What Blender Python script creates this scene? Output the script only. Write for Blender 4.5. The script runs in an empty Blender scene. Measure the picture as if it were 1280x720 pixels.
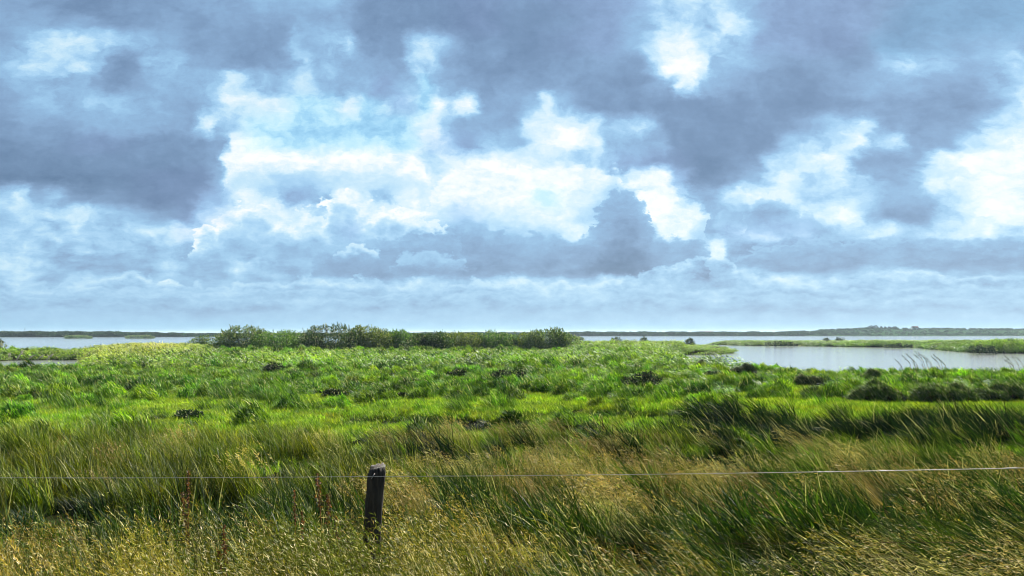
import bpy, math, random
import numpy as np

# ------------------------------------------------------------------ basics
S = bpy.context.scene
C = S.collection
rng = np.random.default_rng(7)
random.seed(7)
W0, H0, F0, HZ = 1280.0, 720.0, 1005.0, 416.0      # photo size, focal length in px, horizon row
PITCH = math.atan((HZ - 360.0) / F0)
EYE = 4.5
EXPO = 1.35

# ------------------------------------------------------------------ camera
cd = bpy.data.cameras.new('camera'); cam = bpy.data.objects.new('camera', cd); C.objects.link(cam)
cam.location = (0, 0, EYE); cam.rotation_euler = (math.radians(90) + PITCH, 0, 0)
cd.sensor_width = 36; cd.lens = 36 * F0 / W0; cd.clip_start = 0.05; cd.clip_end = 60000
S.camera = cam
S.render.engine = 'CYCLES'
S.view_settings.view_transform = 'Standard'
S.view_settings.look = 'None'
S.view_settings.gamma = 1.0
S.view_settings.use_curve_mapping = False
S.view_settings.exposure = EXPO
S.cycles.max_bounces = 8; S.cycles.diffuse_bounces = 3; S.cycles.glossy_bounces = 3
S.cycles.transmission_bounces = 4; S.cycles.transparent_max_bounces = 8; S.cycles.volume_bounces = 0
S.cycles.sample_clamp_indirect = 4.0
S.cycles.use_denoising = True
S.cycles.pixel_filter_type = 'BLACKMAN_HARRIS'; S.cycles.filter_width = 1.1
S.cycles.use_adaptive_sampling = False

# ------------------------------------------------------------------ sun
SUN_AZ, SUN_EL = math.radians(30), math.radians(42)
ld = bpy.data.lights.new('sun', 'SUN'); ld.energy = 5.0; ld.angle = math.radians(0.53); ld.color = (1.0, 0.94, 0.84)
sun = bpy.data.objects.new('sun', ld); C.objects.link(sun)
from mathutils import Vector
sdir = Vector((math.sin(SUN_AZ) * math.cos(SUN_EL), math.cos(SUN_AZ) * math.cos(SUN_EL), math.sin(SUN_EL)))
sun.rotation_euler = sdir.to_track_quat('Z', 'Y').to_euler()

# ------------------------------------------------------------------ node helper
class NT:
    def __init__(s, nt): s.nt = nt; s.n = nt.nodes; s.l = nt.links
    def new(s, t, **kw):
        n = s.n.new(t)
        for k, v in kw.items(): setattr(n, k, v)
        return n
    def put(s, sock, v):
        if hasattr(v, 'links'): s.l.new(v, sock)
        elif v is not None: sock.default_value = v
    def math(s, op, a, b=None, c=None, clamp=False):
        n = s.new('ShaderNodeMath', operation=op); n.use_clamp = clamp
        s.put(n.inputs[0], a)
        if b is not None: s.put(n.inputs[1], b)
        if c is not None: s.put(n.inputs[2], c)
        return n.outputs[0]
    def vmath(s, op, a, b=None, sc=None):
        n = s.new('ShaderNodeVectorMath', operation=op); s.put(n.inputs[0], a)
        if b is not None: s.put(n.inputs[1], b)
        if sc is not None: s.put(n.inputs['Scale'], sc)
        return n.outputs[0]
    def xyz(s, x, y, z):
        n = s.new('ShaderNodeCombineXYZ'); s.put(n.inputs[0], x); s.put(n.inputs[1], y); s.put(n.inputs[2], z); return n.outputs[0]
    def sep(s, v):
        n = s.new('ShaderNodeSeparateXYZ'); s.put(n.inputs[0], v); return n.outputs
    def noise(s, v, scale, detail=4, rough=0.55, dist=0.0, dims='3D'):
        n = s.new('ShaderNodeTexNoise'); n.noise_dimensions = dims
        s.put(n.inputs['Vector'], v); n.inputs['Scale'].default_value = scale
        n.inputs['Detail'].default_value = detail; n.inputs['Roughness'].default_value = rough
        n.inputs['Distortion'].default_value = dist
        return n.outputs['Fac'], n.outputs['Color']
    def mix(s, f, a, b, typ='RGBA', blend='MIX'):
        n = s.new('ShaderNodeMix', data_type=typ)
        if typ == 'RGBA': n.blend_type = blend; i = (6, 7, 2)
        elif typ == 'VECTOR': i = (4, 5, 1)
        else: i = (2, 3, 0)
        s.put(n.inputs[0], f); s.put(n.inputs[i[0]], a); s.put(n.inputs[i[1]], b)
        return n.outputs[i[2]]
    def smooth(s, v, a, b, t0=0.0, t1=1.0, kind='SMOOTHSTEP'):
        n = s.new('ShaderNodeMapRange', interpolation_type=kind)
        s.put(n.inputs[0], v)
        for k, x in zip((1, 2, 3, 4), (a, b, t0, t1)): s.put(n.inputs[k], x)
        return n.outputs[0]
    def ramp(s, f, stops, interp='LINEAR'):
        n = s.new('ShaderNodeValToRGB'); s.put(n.inputs[0], f); r = n.color_ramp; r.interpolation = interp
        while len(r.elements) < len(stops): r.elements.new(0.5)
        for e, (p, c) in zip(r.elements, stops): e.position = p
        for e, (p, c) in zip(r.elements, stops): e.color = tuple(c) + (1.0,) if len(c) == 3 else c
        return n.outputs[0]

def lin(r, g, b):
    f = lambda c: (c / 255 / 12.92) if c / 255 <= 0.04045 else ((c / 255 + 0.055) / 1.055) ** 2.4
    return (f(r), f(g), f(b))

# ------------------------------------------------------------------ sky: Nishita air behind a deck of broken cloud
world = bpy.data.worlds.new('World'); S.world = world; world.use_nodes = True
w = NT(world.node_tree); w.n.clear()
ROWS = {   # cloud brightness (0 heavy grey .. 11 dazzling) by azimuth at a set of elevations; k = clear air, p = mauve shade
-260: "0:3 400:2.5 800:4 1280:3",
-60: "0:3.2 130:2.4 320:3.4 500:2.2p 700:3p 800:5 860:8 910:6 980:3.6p 1280:3.5",
0: "0:3.5 70:2.5 110:2 200:2.8 320:4 420:4.3 465:2.3 530:2 600:2.3p 660:2.5 740:3p 790:4p 830:5.6 870:6.8 905:5.6 935:4.2 960:3.3p 1060:3.2p 1160:3.2k 1280:3.5k",
28: "0:3.5 60:4 100:3.5 150:2.6 220:3 300:3.2 350:3.4 420:4.2 450:2.5 530:2 600:2p 640:1.8 700:2.4 760:3.1p 800:4.4 830:6.2 860:7.4 890:6 910:7.8 930:6 945:4.2 970:3.2p 1060:3p 1140:3k 1210:3.4k 1280:3.8k",
55: "0:3.8 30:4.5 45:6 110:7 130:6.2 150:5 180:5.2 210:4 250:2.8 355:2.8 370:5 385:4 410:5.3 435:6 450:2.8 500:2.7 513:5 530:6.5 550:5 590:2.7 650:2 760:3p 790:4 815:6.4 832:9.6 858:10 880:7 925:5 950:3.6p 1060:2.7p 1110:3k 1280:4.3",
80: "0:4.5 40:6 90:6.3 120:5.5 135:2.8 150:2 165:2.5 185:5 220:5.2 240:3.4 320:2.5 360:3 378:5.5 395:4 415:5.5 430:4 505:3.2 520:7 540:5.5 560:3 600:2.3 740:3 800:3 820:7 838:10.5 865:11 885:9 895:5 1000:2.7 1060:2.7 1145:6.2 1220:4 1280:6",
105: "0:4.2 60:5 105:4.3 115:3 150:2.5 175:3.5 210:4.3 270:5 290:8 320:6 345:4.5 380:6.5 410:4 450:4.5 475:3.5p 510:4.5 530:7k 550:4 580:3 700:2.7 790:2.4 835:4 850:10 865:9 880:4 930:3.2 1000:2.5 1060:3 1110:4.3 1210:3 1250:5 1280:6.5",
130: "0:3.2 60:4.5 150:5 240:3.6 265:5 290:9 310:9 340:8.5 380:7k 410:6.5k 440:8 460:6k 500:5p 530:6k 542:9 555:6 580:8.5 592:7 605:3 670:4 680:8 695:5 740:2.4 800:2.2 900:2.2 1000:2 1060:2.7 1110:3 1200:2.8 1240:3.3 1265:5 1280:7",
155: "0:2.5 60:3.3 150:4 235:3.5 247:8 262:10 272:7 290:7 320:8k 350:8.5k 370:5.5k 420:7k 460:5k 500:6.5k 545:9 555:5 580:3.3 640:3.5 672:8 690:9.5 720:9 745:8 760:5 800:6 840:2.4 900:2 980:2.4 1000:3.5 1060:5 1085:7.5 1105:3 1200:3 1250:6 1280:7.5",
178: "0:1.8 60:3 120:2.8p 200:2.3 250:2.5 280:3 289:9.5 320:9k 345:6k 430:7.5k 510:7.5k 545:6p 580:3.5p 620:5 650:4 680:9 705:11 742:9 760:4.5 830:4 845:2 900:1.7 960:2 990:5 1060:7.5 1075:9 1090:5 1120:7 1140:3.5 1180:3 1220:6.5 1240:9 1280:8.5",
200: "0:1.5 100:2 180:1.8 240:2.3 274:3 286:9.5 330:11 380:11 440:11 520:10 530:7 560:8 590:10 620:11 650:8 690:8.5 710:7 740:6 790:4p 830:2.6p 880:1.4 940:2.5 970:6 1010:9 1040:9.5 1055:9 1080:3.5 1110:3 1140:3.5 1180:9 1220:10.5 1280:9.5",
222: "0:1 60:1 130:1.2 200:1.7p 250:1.8p 270:4 285:9.5 305:7 350:5 400:5.5 440:8 460:9.5 480:8 500:10.5 530:9 540:7.5 560:10 640:10 720:9.5 755:8 768:6 782:6 795:10 830:10.5 850:5p 875:1.5 910:2.5 940:5 985:9 1010:7 1060:7 1120:4 1180:8.5 1280:9",
245: "0:6.5 30:7 45:3.5 65:5 90:3 140:2.5 200:1.7p 240:2p 265:4p 303:8.5 335:7 370:4.5p 410:5 425:10 440:10.5 455:8 470:5 510:8 560:9 610:10.5 650:10 680:7.5k 720:8.5 750:6 760:3 792:3.2 802:8 830:10.5 855:6 880:3.5 920:8 985:9.5",
268: "0:4.5 60:6.5 100:7.5 170:4 200:3 235:3p 260:7p 310:9.5 340:9.5 365:7.5 380:8.5 400:6 430:10 450:7 470:9.5 510:9.5 550:6.5 570:4.5p 620:9 675:9.5 705:9 730:5.5 755:3 803:3.2 812:9 830:10.5 870:9.5 885:5 930:4 960:3 1010:8 1060:9",
290: "0:6 40:5 100:6 150:5.5 200:6 230:8p 260:6.5 320:8 340:8.5 365:6 390:5 410:7 440:5p 460:6.5 490:5 530:4 570:3 600:3.2 620:6 640:5 670:6.5 720:9 745:8 760:4 815:3.5 830:8.5 855:10 870:6 890:4 920:6p 960:7p 1010:7p",
312: "0:7.5 15:6.5 60:5.5 200:5 260:4.5 320:6.5 380:4 410:6 430:9 450:5 470:6.5 490:4.5 530:7.5 550:6 590:3.2 640:3.3 700:2.8 800:2.8 868:2.8 880:5 892:9.5 905:9 915:4 950:3 1000:2.8 1100:2.8 1220:3 1280:3",
335: "0:5.5 30:6.5 80:4.5 130:3.8 180:4 210:6 240:4.5 280:4.2 300:7 320:5 385:4.2 410:2.7 480:2 520:2.5 530:7 545:4 590:3 640:1.8 700:1.1 760:1.3 800:3 830:7 860:7 895:8.5 910:5 930:7 960:4 1000:3 1060:4 1090:7 1140:7 1180:3.8",
351: "0:4.5 20:6 60:5 130:6.5 150:7 180:6 240:4.5 320:4.5 360:5 400:6.5 440:6.5 480:5 530:7 600:6 640:8 680:6.5 720:6 770:8 800:7.5 840:8.5 870:6 920:7 950:6 980:7 1010:6 1100:6 1150:9 1170:7 1200:5.5 1280:5",
372: "0:5.3 100:5.6 210:7 240:5.5 320:5.5 400:6 440:5.5 560:5.5 590:7.3 620:5.2 680:6.5 760:6.8 800:6 950:6.7 1060:5.6 1130:6.5 1280:6.4",
394: "0:5.2 240:5.0 400:5.3 590:5.3 760:5.3 950:5.3 1280:5.3",
416: "0:5.3k 640:5.7k 1280:5.5k",
}
EXTRA_R = {245: "1005:7 1060:6 1110:4 1160:4.5 1180:7 1230:9.5 1280:9.5", 268: "1090:5 1110:3 1150:3 1180:6.5 1235:10 1280:9",
           290: "1030:4 1110:8 1130:5 1170:6 1225:8.5 1240:10 1250:7 1280:6", 335: "1280:4"}
def parse(s):
    o = []
    for t in s.split():
        x, v = t.split(':'); h = 0.5
        if v[-1] == 'k': h = 1.0; v = v[:-1]
        elif v[-1] == 'p': h = 0.0; v = v[:-1]
        o.append((float(x), float(v), h))
    return o
def px_h(py):                 # tangent of elevation straight ahead at a photo row
    Y = 360.0 - py
    return math.tan(math.atan(Y / F0) + PITCH)
def px_az(px, py):
    Y = 360.0 - py
    return math.atan2(px - 640.0, F0 * math.cos(PITCH) - Y * math.sin(PITCH))
AZ0, AZ1 = -0.64, 0.64
tc = w.new('ShaderNodeTexCoord')
D = w.vmath('NORMALIZE', tc.outputs['Generated'])
dx, dy_, dz = w.sep(D)
az = w.math('ARCTAN2', dx, dy_)
hor = w.math('SQRT', w.math('ADD', w.math('MULTIPLY', dx, dx), w.math('MULTIPLY', dy_, dy_)))
tanel = w.math('DIVIDE', w.math('MAXIMUM', dz, 0.0), w.math('MAXIMUM', hor, 0.12))
hh = w.math('DIVIDE', tanel, w.math('MAXIMUM', w.math('COSINE', az), 0.6))
P = w.xyz(w.math('MULTIPLY', az, 1.0), w.math('MULTIPLY', hh, 1.7), 0.0)
amp = w.smooth(hh, 0.0, 0.16, 0.12, 1.0, 'LINEAR')
_, nA = w.noise(P, 9.0, 2, 0.5)
_, nB = w.noise(P, 30.0, 6, 0.62)
a0, a1, _z = w.sep(w.vmath('SUBTRACT', nA, (0.5, 0.5, 0.5)))
b0, b1, _z = w.sep(w.vmath('SUBTRACT', nB, (0.5, 0.5, 0.5)))
wa = w.math('MULTIPLY', amp, w.math('ADD', w.math('MULTIPLY', a0, 0.022), w.math('MULTIPLY', b0, 0.034)))
wh = w.math('MULTIPLY', amp, w.math('ADD', w.math('MULTIPLY', a1, 0.014), w.math('MULTIPLY', b1, 0.030)))
azw = w.math('ADD', az, wa); hw = w.math('ADD', hh, wh)
U = w.smooth(azw, AZ0, AZ1, 0.0, 1.0, 'LINEAR')
cur = None; prev = None
for py in sorted(ROWS, reverse=True):
    st = parse(ROWS[py]) + parse(EXTRA_R.get(py, ''))
    h = px_h(py)
    stops = [((px_az(x, py) - AZ0) / (AZ1 - AZ0), v, hu) for x, v, hu in st]
    def rowout(stops):
        if len(stops) <= 32:
            return w.ramp(U, [(p, (v / 12.0, hu, 0)) for p, v, hu in stops], 'EASE')
        k = 30
        A = w.ramp(U, [(p, (v / 12.0, hu, 0)) for p, v, hu in stops[:k + 1]], 'EASE')
        B = w.ramp(U, [(p, (v / 12.0, hu, 0)) for p, v, hu in stops[k:]], 'EASE')
        return w.mix(w.math('GREATER_THAN', U, stops[k][0]), A, B)
    ro = rowout(stops)
    cur = ro if cur is None else w.mix(w.smooth(hw, prev, h), cur, ro)
    prev = h
t_, hue_, _ = w.sep(cur)
# fine structure of the clouds
Pd = w.xyz(w.math('ADD', az, wa), w.math('MULTIPLY', w.math('ADD', hh, wh), 1.15), 0.3)
d1, _ = w.noise(Pd, 24.0, 8, 0.60)
d2, _ = w.noise(w.xyz(w.math('ADD', az, wa), w.math('MULTIPLY', w.math('ADD', hh, wh), 1.4), 0.9), 50.0, 5, 0.6)
d3, _ = w.noise(w.xyz(w.math('ADD', az, w.math('MULTIPLY', b0, 0.02)), w.math('MULTIPLY', hh, 2.9), 1.7), 30.0, 6, 0.58)
fine_, _ = w.noise(w.xyz(az, w.math('MULTIPLY', hh, 1.4), 4.1), 120.0, 5, 0.7)
lowf = w.smooth(hh, 0.03, 0.10, 0.3, 1.0)
bandf = w.math('MULTIPLY', w.smooth(hh, 0.012, 0.035, 0.0, 1.0), w.smooth(hh, 0.09, 0.16, 1.0, 0.15))
edge = w.math('MULTIPLY', w.smooth(t_, 0.28, 0.5), w.smooth(t_, 1.0, 0.7, 0.35, 1.0))     # billows are crisp where cloud meets light
det = w.math('ADD', w.math('MULTIPLY', w.math('SUBTRACT', d1, 0.5), w.math('ADD', 0.24, w.math('MULTIPLY', edge, 0.50))),
             w.math('MULTIPLY', w.math('SUBTRACT', d2, 0.5), w.math('ADD', 0.08, w.math('MULTIPLY', edge, 0.30))))
det = w.math('ADD', w.math('MULTIPLY', det, lowf), w.math('MULTIPLY', w.math('SUBTRACT', d3, 0.5), w.math('MULTIPLY', bandf, 0.34)))
det = w.math('ADD', det, w.math('MULTIPLY', w.math('SUBTRACT', fine_, 0.5), w.math('MULTIPLY', lowf, 0.08)))
tn_ = w.math('ADD', t_, det)
tn_ = w.ramp(tn_, [(0, (0, 0, 0)), (0.25, (.22, .22, .22)), (0.40, (.375, .375, .375)), (0.50, (.50, .50, .50)), (0.62, (.67, .67, .67)), (0.75, (.78, .78, .78)), (1.0, (.96, .96, .96))])
# separate cumulus heaps: each a skyline of billows over a flat base, bright at the rim and greyer inside
def bil(v, scale, det_):
    f, _c = w.noise(v, scale, det_, 0.5); return w.math('ABSOLUTE', w.math('SUBTRACT', w.math('MULTIPLY', f, 2.0), 1.0))
Pb = w.xyz(az, w.math('MULTIPLY', hh, 1.3), 7.7)
bl1, bl2 = bil(Pb, 26.0, 1.0), bil(Pb, 75.0, 2.0)
bil_ = w.math('ADD', w.math('MULTIPLY', bl1, 0.050), w.math('MULTIPLY', bl2, 0.022))
inner, _ = w.noise(w.xyz(w.math('ADD', az, wa), w.math('MULTIPLY', w.math('ADD', hh, wh), 2.0), 3.3), 26.0, 5, 0.6)
_, nC = w.noise(w.xyz(az, w.math('MULTIPLY', hh, 1.5), 6.6), 75.0, 5, 0.62)
c0, c1, _z = w.sep(w.vmath('SUBTRACT', nC, (0.5, 0.5, 0.5)))
azb = w.math('ADD', az, w.math('ADD', w.math('MULTIPLY', b0, 0.045), w.math('MULTIPLY', c0, 0.016)))
hhb = w.math('ADD', hh, w.math('MULTIPLY', w.smooth(hh, 0.03, 0.12, 0.35, 1.0), w.math('ADD', w.math('MULTIPLY', b1, 0.024), w.math('MULTIPLY', c1, 0.016))))
inn2, _ = w.noise(w.xyz(az, w.math('MULTIPLY', hhb, 2.2), 9.3), 60.0, 5, 0.65)
Ub = w.smooth(azb, AZ0, AZ1, 0.0, 1.0, 'LINEAR')
def heap(t_in, top, base, shades, depth, soft=0.0065, bilk=1.0, ink=0.22, bsoft=0.008, alpha=.9):
    st = sorted((float(a), float(b)) for a, b in (q.split(':') for q in top.split()))
    tp = w.ramp(Ub, [((px_az(x_, y_) - AZ0) / (AZ1 - AZ0), ((px_h(y_) + .1) / .6,) * 3) for x_, y_ in st], 'LINEAR')
    tp = w.math('SUBTRACT', w.math('MULTIPLY', w.sep(tp)[0], .6), .1)
    d = w.math('SUBTRACT', w.math('ADD', tp, w.math('MULTIPLY', bil_, bilk)), w.math('ADD', hhb, 0.010 * bilk))
    hb = px_h(base)
    m_ = w.math('MULTIPLY', w.smooth(d, 0.0, soft), w.smooth(w.math('ADD', hh, w.math('MULTIPLY', b1, 0.028)), hb - bsoft, hb + bsoft))
    if alpha < 1: m_ = w.math('MULTIPLY', m_, alpha)
    fr = w.smooth(d, 0.0, depth, 0.0, 1.0, 'LINEAR')
    sh = w.sep(w.ramp(fr, [(k_, (v_ / 12,) * 3) for k_, v_ in shades]))[0]
    sh = w.math('ADD', sh, w.math('ADD', w.math('MULTIPLY', w.math('SUBTRACT', inner, .5), ink * 1.6), w.math('MULTIPLY', w.math('SUBTRACT', inn2, .5), ink * 1.0)))
    sh = w.math('ADD', sh, w.math('MULTIPLY', w.math('SUBTRACT', bl1, .25), w.math('MULTIPLY', w.smooth(fr, .8, 0.0), 0.16 * bilk)))
    return w.mix(m_, t_in, sh, 'FLOAT')
tn_ = w.sep(tn_)[0]
# bank behind the gap, then the middle cumulus, the long grey one with its tower, and the small rows near the horizon
tn_ = heap(tn_, "255:470 282:200 300:190 360:192 420:190 470:192 500:190 522:196 532:215 545:470", 238, [(0, 11), (.3, 10), (.6, 7.5), (1, 5.5)], .055, bilk=.5, alpha=.55)
tn_ = heap(tn_, "520:470 535:245 545:222 590:200 640:204 700:210 740:205 775:215 790:232 850:240 885:262 895:470", 300, [(0, 11), (.4, 10.3), (.8, 9), (1, 7)], .085, bilk=.6, alpha=.45, bsoft=.02)
tn_ = heap(tn_, "200:360 240:300 262:276 285:262 300:256 330:252 345:262 365:270 378:264 395:264 408:266 418:250 440:244 455:250 468:264 482:258 505:258 530:266 560:276 585:330", 318, [(0, 10.5), (.22, 9.6), (.5, 6.5), (.8, 4.6), (1, 4.2)], .060)
tn_ = heap(tn_, "375:470 385:322 420:308 450:300 500:292 550:286 590:282 640:290 680:292 715:296 735:290 748:262 757:242 772:231 790:233 800:250 812:262 818:290 845:298 868:294 882:302 888:322 892:470", 347, [(0, 4.8), (.15, 3.6), (.5, 2.7), (1, 1.3)], .105, bilk=.45, ink=.16)
tn_ = heap(tn_, "405:345 425:306 440:300 460:306 475:316 495:345", 320, [(0, 9.6), (.5, 8), (1, 5)], .018, bilk=.5)
tn_ = heap(tn_, "470:350 500:320 530:312 560:314 575:324 600:350", 332, [(0, 7.0), (.5, 6.8), (1, 5)], .018, bilk=.5, alpha=.55)
tn_ = heap(tn_, "905:470 918:316 945:306 1000:300 1050:296 1110:300 1160:294 1210:300 1280:296 1500:300", 336, [(0, 6), (.25, 4), (1, 2.6)], .042, bilk=.5, ink=.18)
tn_ = heap(tn_, "910:470 925:262 950:246 975:240 1000:262 1040:285 1060:470", 292, [(0, 6), (.3, 4), (1, 3)], .05, bilk=.6, alpha=.7)
tn_ = heap(tn_, "-300:352 0:350 60:356 110:346 150:342 190:350 250:356 330:350 400:349 450:349 520:354 560:352 640:349 700:354 760:349 790:344 840:330 870:318 890:312 905:316 925:336 950:345 1000:350 1050:346 1100:340 1140:332 1165:338 1200:346 1260:342 1500:346", 366, [(0, 8.8), (.25, 6.8), (.6, 4.2), (1, 3.4)], .024, bilk=.45, alpha=.75, bsoft=.010, ink=.42, soft=.006)
tn_ = heap(tn_, "-300:362 0:364 120:358 240:364 330:362 480:366 560:360 700:366 820:358 900:362 1000:356 1100:362 1200:356 1280:360 1500:360", 376, [(0, 7.8), (.4, 5.2), (1, 3.6)], .016, bilk=.3, alpha=.7, bsoft=.006, ink=.3, soft=.005)
tn_ = heap(tn_, "-300:374 0:372 90:368 200:366 260:374 350:372 420:376 520:370 600:366 660:372 720:372 800:368 900:372 980:366 1060:374 1150:370 1280:372 1500:370", 390, [(0, 7.2), (.4, 5.2), (1, 3.8)], .014, bilk=.28, alpha=.75, bsoft=.007, ink=.30, soft=.005)
# unseen sky behind and overhead, darkened to cut fill on camera-facing sides
back = w.math('MULTIPLY', w.smooth(w.math('ABSOLUTE', az), 0.75, 1.5), 0.26)
# grey modelling inside the bright heaps, ragged shreds under the dark decks
tn_ = w.math('ADD', tn_, w.math('MULTIPLY', w.math('SUBTRACT', w.math('ADD', w.math('MULTIPLY', inner, .6), w.math('MULTIPLY', inn2, .4)), 0.54), w.math('MULTIPLY', w.smooth(tn_, 0.55, 0.85), 0.55)))
t2 = w.math('MAXIMUM', w.math('SUBTRACT', tn_, w.math('ADD', back, w.smooth(hh, 0.55, 1.2, 0.0, 0.16))), -0.02)
SC = 2 ** (-EXPO)
cs = [(0, lin(80, 108, 142)), (1, lin(102, 130, 164)), (2, lin(118, 147, 182)), (3, lin(135, 168, 204)), (4, lin(146, 186, 222)), (5, lin(158, 202, 236)),
      (6, lin(172, 214, 245)), (7, lin(189, 226, 249)), (8, lin(207, 236, 252)), (9, lin(226, 245, 254)), (10, lin(246, 253, 255)), (11, (1.06, 1.08, 1.07)), (11.9, (1.4, 1.4, 1.35))]
cloudc = w.ramp(t2, [(a / 12.0, c) for a, c in cs])
cloudc = w.mix(w.smooth(hue_, 0.5, 1.0, 0.0, 1.0, 'LINEAR'), cloudc, w.vmath('MULTIPLY', cloudc, (0.88, 1.02, 1.02)))
cloudc = w.mix(w.smooth(hue_, 0.5, 0.0, 0.0, 1.0, 'LINEAR'), cloudc, w.vmath('MULTIPLY', cloudc, (1.03, 0.98, 1.01)))
sky = w.new('ShaderNodeTexSky', sky_type='NISHITA'); sky.sun_disc = False
sky.sun_elevation = SUN_EL; sky.sun_rotation = SUN_AZ; sky.altitude = 5; sky.air_density = 1.0; sky.dust_density = 0.6; sky.ozone_density = 1.5
bgS = w.new('ShaderNodeBackground'); w.put(bgS.inputs[0], sky.outputs[0]); bgS.inputs[1].default_value = 0.06
bgC = w.new('ShaderNodeBackground'); w.put(bgC.inputs[0], cloudc); bgC.inputs[1].default_value = SC
mx = w.new('ShaderNodeMixShader'); mx.inputs[0].default_value = 0.94
w.l.new(bgS.outputs[0], mx.inputs[1]); w.l.new(bgC.outputs[0], mx.inputs[2])
out = w.new('ShaderNodeOutputWorld'); w.l.new(mx.outputs[0], out.inputs[0])
world.cycles.sampling_method = 'MANUAL'; world.cycles.sample_map_resolution = 256

# ------------------------------------------------------------------ place helpers
def tag(o, label=None, cat=None, group=None, kind=None):
    if label: o['label'] = label
    if cat: o['category'] = cat
    if group: o['group'] = group
    if kind: o['kind'] = kind
    return o
def base_pt(px, py, z=0.0):
    """ground point of height z seen at a photo pixel"""
    y = (EYE - z) / ((py - HZ) / F0)
    return ((px - 640.0) / F0 * y, y)
def fbm2(x, y, seed=0, octs=4):
    r = np.zeros_like(x); a = 1.0; tot = 0
    for k in range(octs):
        f = 2 ** k
        ph = np.array([seed * 1.7 + k * 2.3, seed * 3.1 + k * 1.1])
        v = (np.sin(x * f + ph[0] + 1.3 * np.sin(y * f * 0.8 + ph[1])) + np.sin(y * f * 1.1 + ph[1] * 2 + 1.1 * np.sin(x * f * 0.9 + ph[0] * 3)) +
             np.sin((x + y) * f * 0.7 + ph[0] * 5 + np.sin((x - y) * f * 0.6)))
        r += a * v / 3; tot += a; a *= 0.55
    return r / tot
def noise01(x, y, scale, seed=0, octs=4):
    return np.clip(0.5 + 0.75 * fbm2(x * 6.28 / scale, y * 6.28 / scale, seed, octs), 0, 1)
def sstep(x, a, b):
    t = np.clip((x - a) / (b - a), 0, 1); return t * t * (3 - 2 * t)

# ------------------------------------------------------------------ land outline (shorelines at water level)
def poly(pts): return np.array([base_pt(*p) for p in pts])
LAND = poly([(-900, 443), (-300, 444), (0, 446), (108, 445.5), (128, 440), (240, 434.5), (450, 433), (700, 433.5), (850, 434.5), (905, 438), (926, 441),
             (900, 443), (850, 443.6), (843, 448), (852, 457), (880, 465.5), (940, 472), (1000, 478), (1100, 482), (1300, 484), (1700, 486)])
LAND = np.vstack([LAND, [(240, 60), (240, -60), (-240, -60), (-700, 100)]])
ISLE = poly([(884, 430.6), (930, 432), (1000, 432.6), (1080, 434), (1140, 434.6), (1175, 437.5), (1215, 441.4), (1280, 442), (1700, 447), (1700, 430.5),
             (1280, 428.8), (1100, 427.8), (900, 428.6)])
POND = poly([(-60, 455), (10, 450.6), (60, 450), (112, 451), (122, 456), (112, 470), (10, 472), (-60, 468)])
ISLETS = [poly([(84, 423.2), (115, 423.2), (115, 422.6), (84, 422.6)]), poly([(159, 423.2), (193, 423.2), (193, 422.5), (159, 422.5)]),
          poly([(690, 426), (728, 425.4), (724, 424.2), (690, 424.6)])]
def sdist(P, x, y):
    """positive inside"""
    n = len(P); ins = np.zeros(x.shape, bool); d = np.full(x.shape, 1e9)
    for i in range(n):
        ax, ay = P[i]; bx, by = P[(i + 1) % n]
        c = ((ay > y) != (by > y)) & (x < (bx - ax) * (y - ay) / (by - ay + 1e-12) + ax)
        ins ^= c
        ex, ey = bx - ax, by - ay
        t = np.clip(((x - ax) * ex + (y - ay) * ey) / (ex * ex + ey * ey + 1e-9), 0, 1)
        d = np.minimum(d, np.hypot(x - ax - t * ex, y - ay - t * ey))
    return np.where(ins, d, -d)
def land_sd(x, y):
    wx = x + 1.6 * fbm2(x / 6, y / 6, 3); wy = y + 1.6 * fbm2(x / 6, y / 6, 5)
    s = np.maximum(sdist(LAND, wx, wy), sdist(ISLE, wx, wy))
    s = np.minimum(s, -sdist(POND, wx, wy))
    for I in ISLETS: s = np.maximum(s, sdist(I, x, y))
    return s
# hollows in the bank, grass short, sunk and tinted near black as shade: (photo column, row, ground height, half width, half depth) -> world spots
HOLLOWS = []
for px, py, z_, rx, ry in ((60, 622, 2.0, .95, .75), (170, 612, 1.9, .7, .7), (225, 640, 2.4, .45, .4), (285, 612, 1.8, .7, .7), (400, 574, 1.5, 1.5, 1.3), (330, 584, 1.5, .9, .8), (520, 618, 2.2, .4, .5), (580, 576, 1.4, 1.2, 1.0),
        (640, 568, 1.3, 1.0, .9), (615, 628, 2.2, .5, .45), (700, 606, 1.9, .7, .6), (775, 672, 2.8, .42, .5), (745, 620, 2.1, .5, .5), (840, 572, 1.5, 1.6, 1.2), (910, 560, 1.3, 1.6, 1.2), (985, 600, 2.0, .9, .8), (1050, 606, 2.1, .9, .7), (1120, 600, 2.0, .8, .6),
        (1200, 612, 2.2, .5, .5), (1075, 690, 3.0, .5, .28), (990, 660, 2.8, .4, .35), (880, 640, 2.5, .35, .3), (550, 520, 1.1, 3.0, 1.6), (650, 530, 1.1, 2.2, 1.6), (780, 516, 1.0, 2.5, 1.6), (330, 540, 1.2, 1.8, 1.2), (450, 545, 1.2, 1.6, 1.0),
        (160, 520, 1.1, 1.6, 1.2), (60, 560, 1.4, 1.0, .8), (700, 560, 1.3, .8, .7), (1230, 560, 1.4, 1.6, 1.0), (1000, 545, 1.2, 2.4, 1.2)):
    yy_ = (EYE - z_) / ((py - HZ) / F0); HOLLOWS.append(((px - 640) / F0 * yy_, yy_, rx, ry))
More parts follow.
